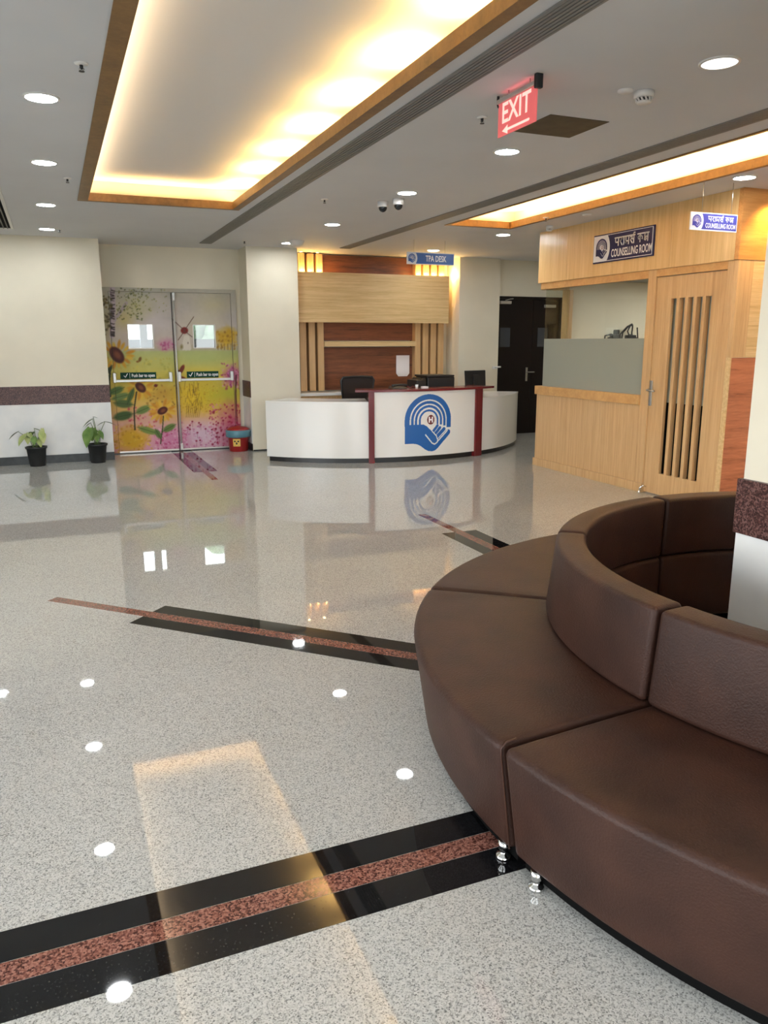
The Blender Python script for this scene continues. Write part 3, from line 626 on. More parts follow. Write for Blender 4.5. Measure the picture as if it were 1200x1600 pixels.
lg = logo('emblem', on_arc(-88.35, .535, .0075), .722, rd, [blue, logo_red, letter_white], 170); lg['label'] = 'blue emblem of a hand under a rainbow with a dark red H disc'

# things on and behind the desk
def cup(name, x, y, z, r, h, m, label, cat): return tag(MB().lathe([(r*.8, 0), (r, h), (r*.9, h), (r*.72, .006)], (x, y, z), 16).build(name, m), label, cat)
def pol(a, r): return DC[0]+r*math.cos(math.radians(a)), DC[1]+r*math.sin(math.radians(a))
x, y = pol(-91.5, DR-.08); cup('paper_cup', x, y, 1.003, .022, .055, letter_white, 'small white cup standing on the maroon desk cap', 'cup')
x, y = pol(-88.5, DR-.12)
tag(MB().box(x-.045, x+.045, y-.03, y+.03, 1.003, 1.03).build('card_box', paper, None, .003), 'small white card box on the maroon desk cap beside the cup', 'box')
x, y = pol(-95.0, DR-.16)
ph = thing('desk_phone', (x, y, 1.004), 'black desk phone lying on the maroon desk cap', 'phone')
MB().hexa([(x-.20, y-.07, 1.0045), (x+.02, y-.07, 1.0045), (x+.02, y+.09, 1.0045), (x-.20, y+.09, 1.0045)], [(x-.19, y-.06, 1.02), (x+.02, y-.06, 1.02), (x+.02, y+.08, 1.04), (x-.19, y+.08, 1.04)]).build('phone_body', black, ph, .004)
MB().tube([(x-.19, y-.03, 1.045), (x-.14, y-.03, 1.056), (x-.02, y-.03, 1.056), (x+.03, y-.03, 1.045)], [.022, .015, .015, .022], 10).build('handset', black, ph)
MB().tube([(x+.03, y-.02, 1.04)]+[(x+.05+.02*k, y-.01+.01*math.sin(k*2), 1.024+.010*math.cos(k*1.5)) for k in range(9)], .006, 6).build('cord', maroon, ph)
# printer behind the raised front
px, py = 5.15, 10.60
pn = thing('printer', (px, py, .762), 'boxy black printer behind the raised desk front, next to the monitor', 'printer')
box('foot_stand', px-.33, px+.30, py-.2, py+.22, .762, .842, black, pn)
box('body', px-.15, px+.29, py-.2, py+.22, .842, 1.13, black, pn, .012); box('lid', px-.17, px+.28, py-.21, py+.22, 1.132, 1.158, black, pn, .006)
box('paper_tray', px-.31, px-.152, py-.16, py+.18, .842, 1.09, black, pn, .01); MB().hexa([(px-.25, py-.16, 1.09), (px-.16, py-.16, 1.09), (px-.16, py+.16, 1.09), (px-.25, py+.16, 1.09)], [(px-.22, py-.15, 1.12), (px-.16, py-.15, 1.12), (px-.16, py+.15, 1.12), (px-.22, py+.15, 1.12)]).build('tray_lip', black, pn)
# monitor, seen from behind
mx_, my_ = 5.94, 10.62
mo = thing('monitor', (mx_, my_, .762), 'black computer monitor seen from behind at the desk end', 'monitor')
MB().hexa([(mx_-.20, my_-.02, .935), (mx_+.20, my_+.08, .935), (mx_+.20, my_+.11, .935), (mx_-.20, my_+.01, .935)], [(mx_-.195, my_+.03, 1.205), (mx_+.215, my_+.13, 1.205), (mx_+.215, my_+.16, 1.205), (mx_-.195, my_+.06, 1.205)]).build('screen_housing', black, mo, .006)
MB().hexa([(mx_-.05, my_-.0, .95), (mx_+.06, my_+.02, .95), (mx_+.06, my_+.06, .95), (mx_-.05, my_+.04, .95)], [(mx_-.05, my_+.02, 1.14), (mx_+.06, my_+.05, 1.14), (mx_+.06, my_+.09, 1.14), (mx_-.05, my_+.06, 1.14)]).build('rear_bulge', black, mo, .008)
MB().lathe([(.022, .85), (.02, .99)], (mx_, my_+.04, 0), 12).build('stand_neck', black, mo); MB().lathe([(.11, .8425), (.105, .852), (.03, .862)], (mx_, my_+.04, 0), 28).build('stand_base', black, mo)
# office chairs
def office_chair(x, y, rot, ztop, label):
    t = thing('office_chair', (x, y, 0), label, 'chair', 'black office chairs behind the desk')
    w, zb = .265, ztop-.40
    fr = [(-w*.80, .04, zb), (-w*.90, .0, zb+.16), (-w, -.02, ztop-.05), (-w*.88, -.02, ztop-.004), (-w*.3, -.02, ztop+.006), (w*.3, -.02, ztop+.006), (w*.88, -.02, ztop-.004), (w, -.02, ztop-.05), (w*.90, .0, zb+.16), (w*.80, .04, zb)]
    T = lambda P: [(x+p[0]*math.cos(rot)-p[1]*math.sin(rot), y+p[0]*math.sin(rot)+p[1]*math.cos(rot), p[2]) for p in P]
    MB().tube(T(fr), .017, 8, closed=True).build('back_frame', black, t)
    n = len(fr)//2; q = []; fs = []
    for k in range(n): q += [fr[k], fr[-1-k]]
    fs = [(2*k, 2*k+1, 2*k+3, 2*k+2) for k in range(n-1)]
    MB().add(T(q), fs).add(T([(a, b+.012, c) for a, b, c in q]), fs).build('back_mesh', black_mesh, t)
    MB().tube(T([(0, .05, zb+.12), (0, .09, zb-.02), (0, .03, zb-.18), (0, -.06, .40)]), .022, 8).build('back_support', black, t)
    s = MB().lathe([(.02, .40), (.22, .41), (.25, .44), (.24, .47), (.02, .485)], (0, 0, 0), 24); s.v = T([(a, b*.95-.22, c) for a, b, c in s.v]); s.build('seat', black_soft, t)
    MB().lathe([(.028, .08), (.028, .40)], (x+.22*math.sin(rot), y-.22*math.cos(rot), 0), 12).build('gas_column', chrome, t)
    bx_, by_ = x+.22*math.sin(rot), y-.22*math.cos(rot)
    for k in range(5):
        a = rot+2*PI*k/5; e = (bx_+.28*math.cos(a), by_+.28*math.sin(a)); lg_ = MB().tube([(bx_, by_, .095), (e[0], e[1], .07)], [.024, .016], 8).build('base_leg', black, t)
        MB().lathe([(.026, -.018), (.028, 0), (.026, .018)], (e[0], e[1], .029), 12, ax='x').build('castor', black, lg_)
    return t
office_chair(4.205, 11.20, 0.0, 1.118, 'black mesh backed office chair behind the low left desk wing')
bk = None
# reception writing: TPA DESK hanging sign
def hang_sign(name, o, ux, w, h, label, group, face, letters, hangx, title, cat='sign'):
    # o: lower left corner; ux: unit vector along the sign; faces -y
    t = thing(name, (o[0]+ux[0]*w/2, o[1]+ux[1]*w/2, o[2]), label, cat, group); uv = Vector(ux); nrm = Vector((uv.y, -uv.x, 0))
    P = lambda u, v, d=0: Vector(o)+uv*u+Vector((0, 0, v))+nrm*d
    def slabp(nm, u0, u1, v0, v1, d0, d1, m): return MB().hexa([P(u0, v0, d0), P(u1, v0, d0), P(u1, v0, d1), P(u0, v0, d1)], [P(u0, v1, d0), P(u1, v1, d0), P(u1, v1, d1), P(u0, v1, d1)]).build(nm, m, t)
    slabp('board', 0, w, 0, h, -.012, 0, sign_white); b = h*.06
    mb = MB(); k = 14; r = h*.72; uc = h*.98-r; vs = []
    lo, hi = b, h-b; left = []
    for i in range(k+1): v = lo+(hi-lo)*i/k; left.append((uc+math.sqrt(max(0, r*r-(v-h/2)**2)), v))
    for a_, c_ in zip(left[:-1], left[1:]): mb.add([P(a_[0], a_[1], .001), P(w-b, a_[1], .001), P(w-b, c_[1], .001), P(c_[0], c_[1], .001)], [(0, 1, 2, 3)])
    mb.build('print_field', face, t)
    logo('emblem', lambda u, v: P(h*.47+u, h*.5+v, .002), h*.66, t, [face, logo_red, letter_white], 56)
    cu = (h*1.0+w)/2
    for kind, body, size, xs, bold, dv in letters:
        if kind == 'hindi': strokes('lettering', hindi(cu, h*.5+dv, size, xs), lambda u, v: P(u, v, .0025), size*.17, letter_white, t)
        else: text_mesh('lettering', body, size, lambda u, v: P(cu+u, h*.5+dv+v, .0025), letter_white, t, 1, bold, fit=xs)
    for u in hangx: p = P(u*w, h, -.006); MB().tube([p, (p.x, p.y, H)], .0022, 6).build('hanger_wire', steel, t)
    return t
hang_sign('hanging_sign', (4.57, 10.2, 2.675), (1, 0, 0), .725, .160, 'hanging blue sign lettered TPA DESK above the reception desk', 'hanging signs', skyblue,
    [('txt', 'TPA DESK', .110, .32, .002, -.003)], (.15, .80), 'TPA DESK')
LC = lambda k: [('hindi', '', .042*k, .058*k, 0, .026*k), ('txt', 'COUNSELLING ROOM', .060*k, .345, .0008*k, -.036*k)]
hang_sign('hanging_sign', (5.20, 5.6, 2.588), (1, 0, 0), .535, .148, 'small hanging violet blue sign lettered COUNSELLING ROOM near the wooden corner', 'hanging signs', mat('violet_blue', (0.05, 0.05, 0.30), 0.35),
    LC(.93), (.23, .86), 'COUNSELLING')

# ------------------------------------------------------------------ dark double door at the right
d2 = thing('door_2', (7.8, 12.2, 0), 'dark brown double door right of the reception desk', 'door', kind='structure'); del d2['category']
for a, b in ((7.115, 7.155), (8.445, 8.49)): box('door_frame', a, b, 12.15, 12.3, 0, 2.40, door_dark, d2)
box('door_frame', 7.155, 8.445, 12.15, 12.3, 2.36, 2.40, door_dark, d2)
for a, b, w0, w1 in ((7.16, 7.895, 7.235, 7.44), (7.90, 8.44, 8.01, 8.22)):
    lf = box('door_leaf', a, b, 12.17, 12.215, .004, 2.36, door_dark, d2, .003)
    box('window_pane', w0, w1, 12.164, 12.169, 1.54, 1.87, mat('dark_pane', (0.05, 0.055, 0.065), 0.08), lf)
    if a < 7.5:
        box('handle_plate', 7.785, 7.825, 12.158, 12.17, .94, 1.18, steel, lf, .003); MB().tube([(7.805, 12.16, 1.10), (7.805, 12.11, 1.10), (7.83, 12.105, 1.10), (7.93, 12.105, 1.10)], .010, 8).build('lever_handle', steel, lf)
        box('door_closer', 7.20, 7.42, 12.11, 12.168, 2.27, 2.32, alu, lf, .006); MB().tube([(7.3, 12.12, 2.33), (7.36, 12.06, 2.35), (7.46, 12.13, 2.36)], .008, 6).build('closer_arm', alu, lf)
    else: box('door_closer', 8.12, 8.34, 12.11, 12.168, 2.22, 2.27, alu, lf, .006)
wb_ = thing('wall_bracket', (7.05, 11.99, 1.19), 'small white bracket on the pillar beside the dark door', 'bracket')
MB().box(7.00, 7.09, 11.975, 12.0, 1.17, 1.215).build('back_plate', white_pl, wb_, .004); MB().tube([(7.05, 11.985, 1.20), (7.05, 11.94, 1.205), (7.13, 11.93, 1.205)], .014, 8).build('arm', white_pl, wb_)

# ------------------------------------------------------------------ plants and bin
def pot_plant(x, y, label, leaves):
    t = thing('potted_plant', (x, y, 0), label, 'plant', 'potted plants by the marble wall')
    p = MB().lathe([(.095, 0), (.098, .01), (.125, .235), (.138, .237), (.140, .262), (.126, .264), (.118, .25), (.116, .22)], (x, y, 0), 28, cap=False); p.lathe([(.005, .004), (.094, .004)], (x, y, 0), 28, cap=False); p.build('pot', pot_black, t)
    MB().lathe([(.003, .224), (.06, .229), (.117, .220)], (x, y, 0), 24, cap=False).build('soil', soil, t)
    for (bx_, lx, ly, lz, L_, wd, yaw, pitch, m) in leaves:
        b = Vector((x+bx_, y+.02*math.sin(lx*40), .222)); e = Vector((x+lx, y+ly, lz)); md = (b+e)/2+Vector(((bx_-lx)*.25, 0, .03))
        st = MB().tube([b, b.lerp(md, .6), md, e.lerp(md, .4), e], [.0055, .005, .0045, .004, .003], 6).build('leaf_stem', stem_g, t)
        d = Vector((math.cos(yaw)*math.cos(pitch), math.sin(yaw)*math.cos(pitch), math.sin(pitch))); s_ = d.cross(Vector((0, 0, 1))); s_.normalize(); n_ = s_.cross(d)
        mb = MB(); K = 9; vs = []; L_ *= 1.25; wd *= 1.3
        for i in range(K+1):
            f = i/K; hw = wd*.5*(math.sin(PI*min(1, f*.93+.07))**.75)*(1.15-.65*f); dr = -.35*L_*f*f
            c = e+d*(L_*f)+Vector((0, 0, dr*.6))
            for k in (-1, -.5, 0, .5, 1): vs.append(c+s_*hw*k+n_*(abs(k)*hw*.28)-(d*(.12*L_*abs(k)) if i == 0 else Vector((0, 0, 0))))
        mb.add(vs, [(i*5+j, i*5+j+1, i*5+j+6, i*5+j+5) for i in range(K) for j in range(4)], 0, True).build('leaf', m, st)
    return t
R_ = math.radians
pot_plant(-.315, 11.53, 'potted plant with pale lime leaves in a black pot, farther from the mural door', [
    (-.03, -.20, .0, .47, .12, .07, R_(170), R_(-30), leaf_d), (-.02, -.11, -.05, .43, .13, .11, R_(215), R_(-42), leaf_l), (-.03, -.07, .02, .44, .11, .10, R_(250), R_(-55), leaf_l),
    (0, -.03, -.02, .46, .09, .07, R_(100), R_(-20), leaf_g), (.0, .0, .03, .50, .10, .06, R_(10), R_(-20), leaf_g), (.02, .08, -.02, .46, .12, .09, R_(285), R_(-60), leaf_l),
    (.04, .10, -.03, .50, .10, .06, R_(250), R_(-70), leaf_l), (.0, -.01, -.05, .40, .09, .07, R_(260), R_(-55), leaf_g), (-.02, -.06, .03, .37, .08, .07, R_(120), R_(-10), leaf_d), (.01, .03, -.04, .36, .09, .07, R_(300), R_(-50), leaf_l)])
pot_plant(.462, 11.53, 'potted plant with broad dark green leaves and tall thin stems beside the mural door', [
    (-.03, -.07, -.04, .48, .19, .16, R_(228), R_(-62), leaf_g), (-.02, -.04, .0, .47, .13, .12, R_(255), R_(-55), leaf_g), (-.01, -.02, .04, .47, .12, .10, R_(150), R_(-20), leaf_d),
    (.0, -.03, .02, .60, .13, .05, R_(190), R_(-28), leaf_d), (.01, -.02, .03, .63, .05, .03, R_(10), R_(-10), leaf_d), (.0, -.06, .0, .55, .08, .05, R_(180), R_(-30), leaf_d),
    (.03, .12, -.01, .555, .09, .04, R_(185), R_(-15), leaf_d), (.03, .125, -.01, .56, .13, .05, R_(0), R_(-12), leaf_d), (.02, .03, -.03, .44, .10, .08, R_(310), R_(-50), leaf_g), (.01, .0, -.05, .40, .09, .07, R_(270), R_(-55), leaf_g)])
bx_, by_ = 2.525, 11.94
bn = thing('waste_bin', (bx_, by_, 0), 'red pedal bin with a blue liner and a yellow sticker beside the mural door', 'bin')
MB().lathe([(.135, 0), (.14, .01), (.165, .30), (.175, .31), (.16, .312)], (bx_, by_, 0), 28).build('body', red_pl, bn)
MB().lathe([(.171, .215), (.188, .222), (.186, .27), (.190, .315), (.178, .326), (.165, .318)], (bx_, by_, 0), 30, cap=False).build('liner_bag', bag_blue, bn)
MB().lathe([(.176, .322), (.17, .338), (.13, .362), (.05, .378), (.005, .38)], (bx_, by_, 0), 28).build('lid', red_pl, bn)
MB().tube([(bx_+.17, by_-.06, .31), (bx_+.20, by_-.07, .28), (bx_+.195, by_-.06, .235)], .012, 8).build('bag_knot', bag_blue, bn)
sk_a = R_(-112)
def onbin(u, v, d=0): r = .150+.085*(v+.12)*1.0-.0+d; a = sk_a+u/.155; return (bx_+r*math.cos(a), by_+r*math.sin(a), .14+v)
mb = MB(); gg = 6
mb.add([onbin(-.052+.104*i/gg, -.055+.115*j/gg, .0055) for j in range(gg+1) for i in range(gg+1)], [(j*(gg+1)+i, j*(gg+1)+i+1, (j+1)*(gg+1)+i+1, (j+1)*(gg+1)+i) for j in range(gg) for i in range(gg)])
stk = mb.build('sticker', yellow, bn)
mb = MB()
for u, v, r in ((-.024, .022, .013), (.024, .022, .013), (0, -.012, .014), (0, .008, .006)):
    mb.add([onbin(u+r*math.cos(2*PI*k/10), v+r*math.sin(2*PI*k/10), .0075) for k in range(10)], [tuple(range(10))])
mb.build('hazard_mark', black, bn)
strokes('hazard_print', [[(-.03, -.04), (.03, -.04)]], lambda u, v: onbin(u, v, .0075), .004, black, bn)

# ------------------------------------------------------------------ counselling room: oak partition with glass
XP = 5.92
wp = thing('wall_counselling', (XP, 7.3, 0), 'oak clad counselling room partition', None, kind='structure')
def px_(name, y0, y1, z0, z1, m, d0=0.0, d1=.06, par=None, bevel=.0015): return box(name, XP+d0, XP+d1, y0, y1, z0, z1, m, par or wp, bevel)
yb = [6.931, 7.60, 8.27, 8.955]
for a, b in zip(yb[:-1], yb[1:]): px_('base_panel', a+.001, b-.001, .10, .955, oakv)
px_('skirting', 6.80, 8.97, 0, .10, oakv, -.018, .06); px_('sill', 6.931, 8.98, .952, 1.062, oaktrim, -.022, .10, None, .004)
yf = [5.772, 6.62, 7.52, 8.40, 9.01]
for a, b in zip(yf[:-1], yf[1:]): px_('fascia_panel', a+.001, b-.001, 2.375, 3.0, oakfasc, -.012, .05)
px_('window_rail', 6.93, 8.96, 2.292, 2.374, oaktrim, .002, .06)
px_('door_post', 6.808, 6.93, 0, 2.374, oakv, 0, .07); px_('door_post', 5.772, 5.848, 0, 2.374, oakv, 0, .07); px_('door_header', 5.848, 6.808, 2.30, 2.374, oaktrim, 0, .07)
px_('window_pane', 6.93, 8.865, 1.672, 2.292, glass, .020, .028, None, 0); px_('frosted_pane', 6.93, 8.865, 1.062, 1.67, frost, .020, .028, None, 0)
# far side of the room: glazed corner, oak post, plastered wall
box('side_base', XP+.06, 6.34, 8.90, 8.955, 0, 1.0, oakv, wp); box('side_pane', XP+.032, 6.29, 8.862, 8.870, 1.062, 2.292, glass, wp)
box('side_fascia', XP+.05, 6.34, 8.92, 9.005, 2.292, 3.0, oakfasc, wp); box('side_post', 6.29, 6.345, 8.84, 9.0, 0, 2.292, oakv, wp)
box('side_wall', 6.345, 9.0, 8.93, 9.0, 0, 3.0, cream, wp)
box('room_ceiling', XP+.07, 9.0, 5.80, 8.93, 2.42, 2.44, grey_slot, wp)
# near end facing the viewer
YN = 5.72
box('corner_post', XP, XP+.018, YN, YN+.05, 0, 1.485, oakh, wp)
box('end_panel_red', XP+.019, 7.2, YN, YN+.05, 0, 1.483, redwood, wp); box('end_panel_red', 7.202, 9.0, YN, YN+.05, 0, 1.483, redwood, wp)
box('end_strip', XP, 6.105, YN, YN+.05, 1.486, 2.375, oakv, wp)
box('end_panel_oak', 6.107, 7.4, YN, YN+.05, 1.486, 2.375, oakh, wp); box('end_panel_oak', 7.402, 9.0, YN, YN+.05, 1.486, 2.375, oakh, wp)
box('end_panel_upper', XP-.012, 7.4, YN-.004, YN+.05, 2.377, 3.0, amberlit_oak, wp); box('end_panel_upper', 7.402, 9.0, YN-.004, YN+.05, 2.377, 3.0, amberlit_oak, wp)
for x in (6.22, 7.0):
    l = bpy.data.lights.new('end_spot', 'SPOT'); l.energy = 70; l.color = (1, .56, .16); l.spot_size = R_(95); l.spot_blend = .8; l.shadow_soft_size = .03
    o = bpy.data.objects.new('end_spot', l); COL.objects.link(o); o.location = (x, 5.52, 2.985); o.rotation_euler = (R_(14), 0, 0)
    downlight('spotlight', x, 5.52, .03, spot_em, 'small warm spot washing the %s of the red wood end panel' % ('inner corner' if x < 6.5 else 'far part'), 'warm spots over the red wood panel')
# door with five vertical openings between oak slats
d3 = thing('door_3', (XP, 6.33, 0), 'oak door with five tall slots of the counselling room', None, kind='structure')
o5 = [6.03+i*.1185 for i in range(5)]; ow = .078
px_('stile', 5.852, o5[0], .012, 2.292, oakv, .016, .055, d3); px_('stile', o5[4]+ow, 6.804, .012, 2.292, oakv, .016, .055, d3)
px_('rail', o5[0], o5[4]+ow, .012, .242, oakv, .016, .055, d3, 0); px_('rail', o5[0], o5[4]+ow, 2.068, 2.292, oakv, .016, .055, d3, 0)
for i in range(4): px_('slat', o5[i]+ow, o5[i+1], .242, 2.068, oakv, .016, .075, d3, .002)
px_('door_pane', o5[0]-.05, o5[4]+ow+.05, 1.00, 2.12, frost, .082, .088, d3, 0); px_('dark_interior_sheet', o5[0]-.05, o5[4]+ow+.05, .20, 1.0, under, .082, .09, d3, 0)  # shade of the room put in as a black sheet behind the lower slots
hp = px_('handle_plate', 6.765, 6.803, .955, 1.225, steel, .004, .016, d3, .003)
MB().tube([(XP+.004, 6.784, 1.125), (XP-.045, 6.784, 1.125), (XP-.05, 6.76, 1.125), (XP-.05, 6.665, 1.12)], .010, 8).build('lever_handle', steel, hp)
MB().tube([(XP+.01, 6.76, .07), (XP-.03, 6.755, .085), (XP-.05, 6.78, .06), (XP-.05, 6.79, .012)], .009, 8).build('door_stop', chrome, d3)
MB().lathe([(.016, 0), (.014, .02)], (XP-.05, 6.79, 0), 10).build('stop_foot', chrome, d3)
# framed sign on the fascia
def wall_sign():
    y0, y1, z0, z1 = 6.85, 7.86, 2.515, 2.825; xs = XP-.013
    t = thing('wall_sign', (xs, 7.355, 2.515), 'large navy sign lettered COUNSELLING ROOM fixed to the oak fascia', 'sign'); w, h = y1-y0, z1-z0
    P = lambda u, v, d=0: (xs-.022-d, y1-u, z0+v)
    box('sign_frame', xs-.016, xs, y0, y1, z0, z1, navy, t, .003); box('board', xs-.022, xs-.016, y0+.014, y1-.014, z0+.014, z1-.014, sign_white, t)
    mb = MB(); k = 16; b = .02; left = []; r = h*.72; uc = h*.98-r
    for i in range(k+1): v = b+(h-2*b)*i/k; left.append((uc+math.sqrt(max(0, r*r-(v-h/2)**2)), v))
    for a_, c_ in zip(left[:-1], left[1:]): mb.add([P(a_[0], a_[1], .001), P(w-b, a_[1], .001), P(w-b, c_[1], .001), P(c_[0], c_[1], .001)], [(0, 1, 2, 3)])
    0 and mb.add([P(b, b, .001), P(b+.008, b, .001), P(b+.008, h-b, .001), P(b, h-b, .001)], [(0, 1, 2, 3)])
    mb.build('print_field', navy, t)
    logo('emblem', lambda u, v: P(h*.51+u, h*.5+v, .002), h*.64, t, [navy, logo_red, letter_white], 70)
    cu = h*.98/2+w/2+.01
    strokes('lettering', hindi(cu, h*.5+.048, .082, .102), lambda u, v: P(u, v, .003), .015, letter_white, t)
    text_mesh('lettering', 'COUNSELLING ROOM', .118, lambda u, v: P(cu+u, h*.5-.072+v, .003), letter_white, t, 1, .002, fit=.66)
wall_sign()
# inside the room: wall shelf with tangled cables, table, chair
cs = thing('cable_shelf', (6.75, 8.84, 1.5), 'pale wall shelf inside the counselling room behind the frosted pane', 'shelf')
box('shelf_board', 6.35, 7.5, 8.68, 8.93, 1.60, 1.625, white_lam, cs); 
for x in (6.5, 7.3): box('shelf_bracket', x, x+.02, 8.72, 8.93, 1.50, 1.60, steel, cs)
def tangle(name, cx, cz, label, pts, blobs):
    t = thing(name, (cx, 8.80, 1.625), label, 'cables', 'cables on the room shelf')
    for P in pts: MB().tube([(cx+a, 8.80+.03*math.sin(i*1.7), cz+b) for i, (a, b) in enumerate(P)], .010, 6).build('cable', black, t)
    for a, b, w_, h_ in blobs: MB().box(cx+a-w_/2, cx+a+w_/2, 8.77, 8.85, cz+b, cz+b+h_).build('plug_block', black, t, .01)
tangle('cable_bundle', 7.27, 1.63, 'tangled black cables with a tall loop seen through the clear pane', [[(-.16, 0), (-.14, .10), (-.06, .20), (.0, .235), (.05, .20), (.05, .12), (.03, .03)], [(-.14, 0), (-.10, .12), (-.03, .21), (.02, .22)], [(.0, .22), (-.02, .14), (.0, .05)], [(.14, .02), (.14, .19)], [(-.06, .0), (.0, .1), (.06, .08), (.12, .03)]], [(.02, 0, .14, .09), (.10, .0, .06, .05)])
tangle('cable_bundle', 7.02, 1.63, 'smaller black cable coil with a plug left of the tall cable loop', [[(-.17, .0), (-.14, .08), (-.08, .10), (-.02, .09)], [(-.10, .0), (-.09, .05), (-.04, .06)], [(.04, .0), (.05, .15)]], [(0, 0, .11, .10), (.03, .1, .05, .06)])
rt = thing('room_table', (7.5, 7.2, 0), 'table inside the counselling room behind frosted glass', 'table')
box('table_top', 7.0, 8.0, 6.5, 7.9, .72, .75, oakh, rt)
for x in (7.04, 7.92):
    for y in (6.54, 7.82): box('leg', x, x+.04, y, y+.04, 0, .72, steel, rt)
area('room_fill_light', (7.6, 7.6, 2.41), (0, 0, 0), .6, .6, 26, (1, .97, .9))  # unseen fill without a fitting, brightens the room's cream wall

# ------------------------------------------------------------------ ceiling fittings
dl = [(.06, 5.21, 'large round ceiling light nearest in the row left of the wide cove', 'row'), (.06, 6.99, 'second round ceiling light in the row left of the wide cove', 'row'),
      (.06, 9.05, 'third round ceiling light in the row left of the wide cove', 'row'), (.06, 10.94, 'round ceiling light closest to the cream wall left of the mural doors', 'row'), (-1.02, 11.03, 'round ceiling light outside the frame, reflected at the floor edge by the plants', 'row'),
      (3.19, 5.34, 'round ceiling light below the exit sign', 'mid'), (3.18, 7.10, 'round ceiling light beside the two dome cameras', 'mid'), (3.19, 9.28, 'round ceiling light between dome cameras and the pillar', 'mid'),
      (3.19, 11.22, 'round ceiling light partly behind the white dome before the pillar', 'mid'), (5.556, 5.39, 'round ceiling light above the small hanging sign', 'end'), (5.556, 9.33, 'round ceiling light past the end of the narrow cove', 'end'),
      (5.50, 11.29, 'round ceiling light just above the TPA DESK sign', 'end'), (7.7, 10.7, 'added unseen ceiling light past the counselling room, hidden behind its fascia', 'end'), (3.19, 1.4, 'round ceiling light over the sofa pillar, above the frame', 'mid'), (.06, 3.35, 'added unseen ceiling light above the frame in the row left of the wide cove', 'row'), (.06, 1.5, 'added unseen ceiling light overhead, behind the frame, in the row left of the wide cove', 'row'), (-3.2, 5.2, 'ceiling light beyond the left frame edge, nearer', 'row'), (-3.2, 9.05, 'ceiling light beyond the left frame edge, farther', 'row')]  # added unseen lights brighten the foreground, the sofa pillar and the right column
d0 = downlight('downlight', dl[0][0], dl[0][1], .086, down_em, dl[0][2], 'round ceiling downlights')
for x, y, lb, g in dl[1:]: dup(d0, (x, y, H), lb)
downlight('downlight', 3.19, 3.32, .086, down_dim, 'faintly glowing pale round ceiling light at the upper right, before the smoke detector', 'round ceiling downlights')
def slot(x0, x1, y0, y1, label):
    t = thing('slot_diffuser', ((x0+x1)/2, (y0+y1)/2, H), label, 'air diffuser', 'linear ceiling diffusers')
    box('backing', x0+.012, x1-.012, y0, y1, 2.9965, 3.0, grey_dark, t)
    for a, b in ((x0, x0+.014), (x1-.014, x1)): box('frame_edge', a, b, y0, y1, 2.990, 3.0, grey_slot, t)
    n = 6; w = (x1-x0-.028)/n
    for i in range(n): box('slat', x0+.014+i*w+w*.18, x0+.014+(i+1)*w-w*.18, y0, y1, 2.989, 2.9965, grey_slot, t)
slot(2.03, 2.195, -1.0, 11.66, 'long grey slot diffuser beside the wide cove'); slot(4.06, 4.225, -1.0, 11.5, 'long grey slot diffuser beside the narrow cove')
ag = thing('air_grille', (-.64, 9.3, H), 'black slatted air grille in a white frame at the left ceiling edge', 'air grille')
box('backing', -.94, -.345, 7.6, 11.0, 2.996, 3.0, under, ag)
for a in ((-.97, -.94, 7.57, 11.03), (-.345, -.315, 7.57, 11.03), (-.94, -.345, 7.57, 7.6), (-.94, -.345, 11.0, 11.03)): box('frame_edge', a[0], a[1], a[2], a[3], 2.988, 3.0, white_pl, ag)
for k in range(13): box('blade', -.925+k*.045, -.913+k*.045, 7.6, 11.0, 2.986, 2.996, grey_dark, ag)
hat = thing('ceiling_hatch', (3.15, 4.61, H), 'square olive brown access panel in the ceiling behind the exit sign', 'hatch')
box('hatch_panel', 2.935, 3.375, 4.41, 4.835, 2.9965, 3.0, hatch_m, hat)
# dome cameras
def dome(x, y, label):
    t = thing('dome_camera', (x, y, H), label, 'camera', 'small dome cameras')
    MB().lathe([(.055, 3.0), (.055, 2.955), (.05, 2.945), (.044, 2.945)], (x, y, 0), 24).build('housing', white_pl, t)
    MB().lathe([(.042, 2.946)]+[(.042*math.cos(a), 2.940-.042*math.sin(a)) for a in (.0, .3, .6, .9, 1.2, 1.45)]+[(.001, 2.898)], (x, y, 0), 20, cap=False).build('dome_lens', mat('dome_black', (.008, .008, .009), .08) if 'dome_black' not in MATS else MATS['dome_black'], t)
dome(3.15, 7.62, 'white dome camera with black lens, farther and lower of the pair by the light'); dome(3.24, 7.44, 'white dome camera with black lens, closer to the round light')
t = thing('ceiling_speaker', (3.26, 10.95, H), 'white shallow dome next to the light above the left pillar', 'speaker')
MB().lathe([(.105, 3.0), (.105, 2.985), (.085, 2.945), (.05, 2.925), (.002, 2.922)], (3.235, 10.95, 0), 28, cap=False).build('housing', white_pl, t)
# smoke detectors
def smoke(x, y, label, big=True):
    t = thing('smoke_detector', (x, y, H), label, 'smoke detector', 'smoke detectors'); s = 1 if big else .8
    MB().lathe([(.055*s, 3.0), (.055*s, 2.972), (.046*s, 2.966)], (x, y, 0), 24).build('base', white_pl, t)
    MB().lathe([(.036*s, 2.967), (.036*s, 2.948)], (x, y, 0), 20).build('vent_core', black, t)
    for k in range(12): a = 2*PI*k/12; MB().tube([(x+.044*s*math.cos(a), y+.044*s*math.sin(a), 2.967), (x+.040*s*math.cos(a+.25), y+.040*s*math.sin(a+.25), 2.947)], .0055, 5).build('vent_fin', white_pl, t)
    MB().lathe([(.042*s, 2.949), (.036*s, 2.938), (.002, 2.936)], (x, y, 0), 24).build('cap', white_pl, t)
smoke(3.165, 3.84, 'white finned smoke detector near the faintly glowing ceiling light'); smoke(5.66, 8.43, 'white smoke detector between the narrow cove and the oak fascia', False)
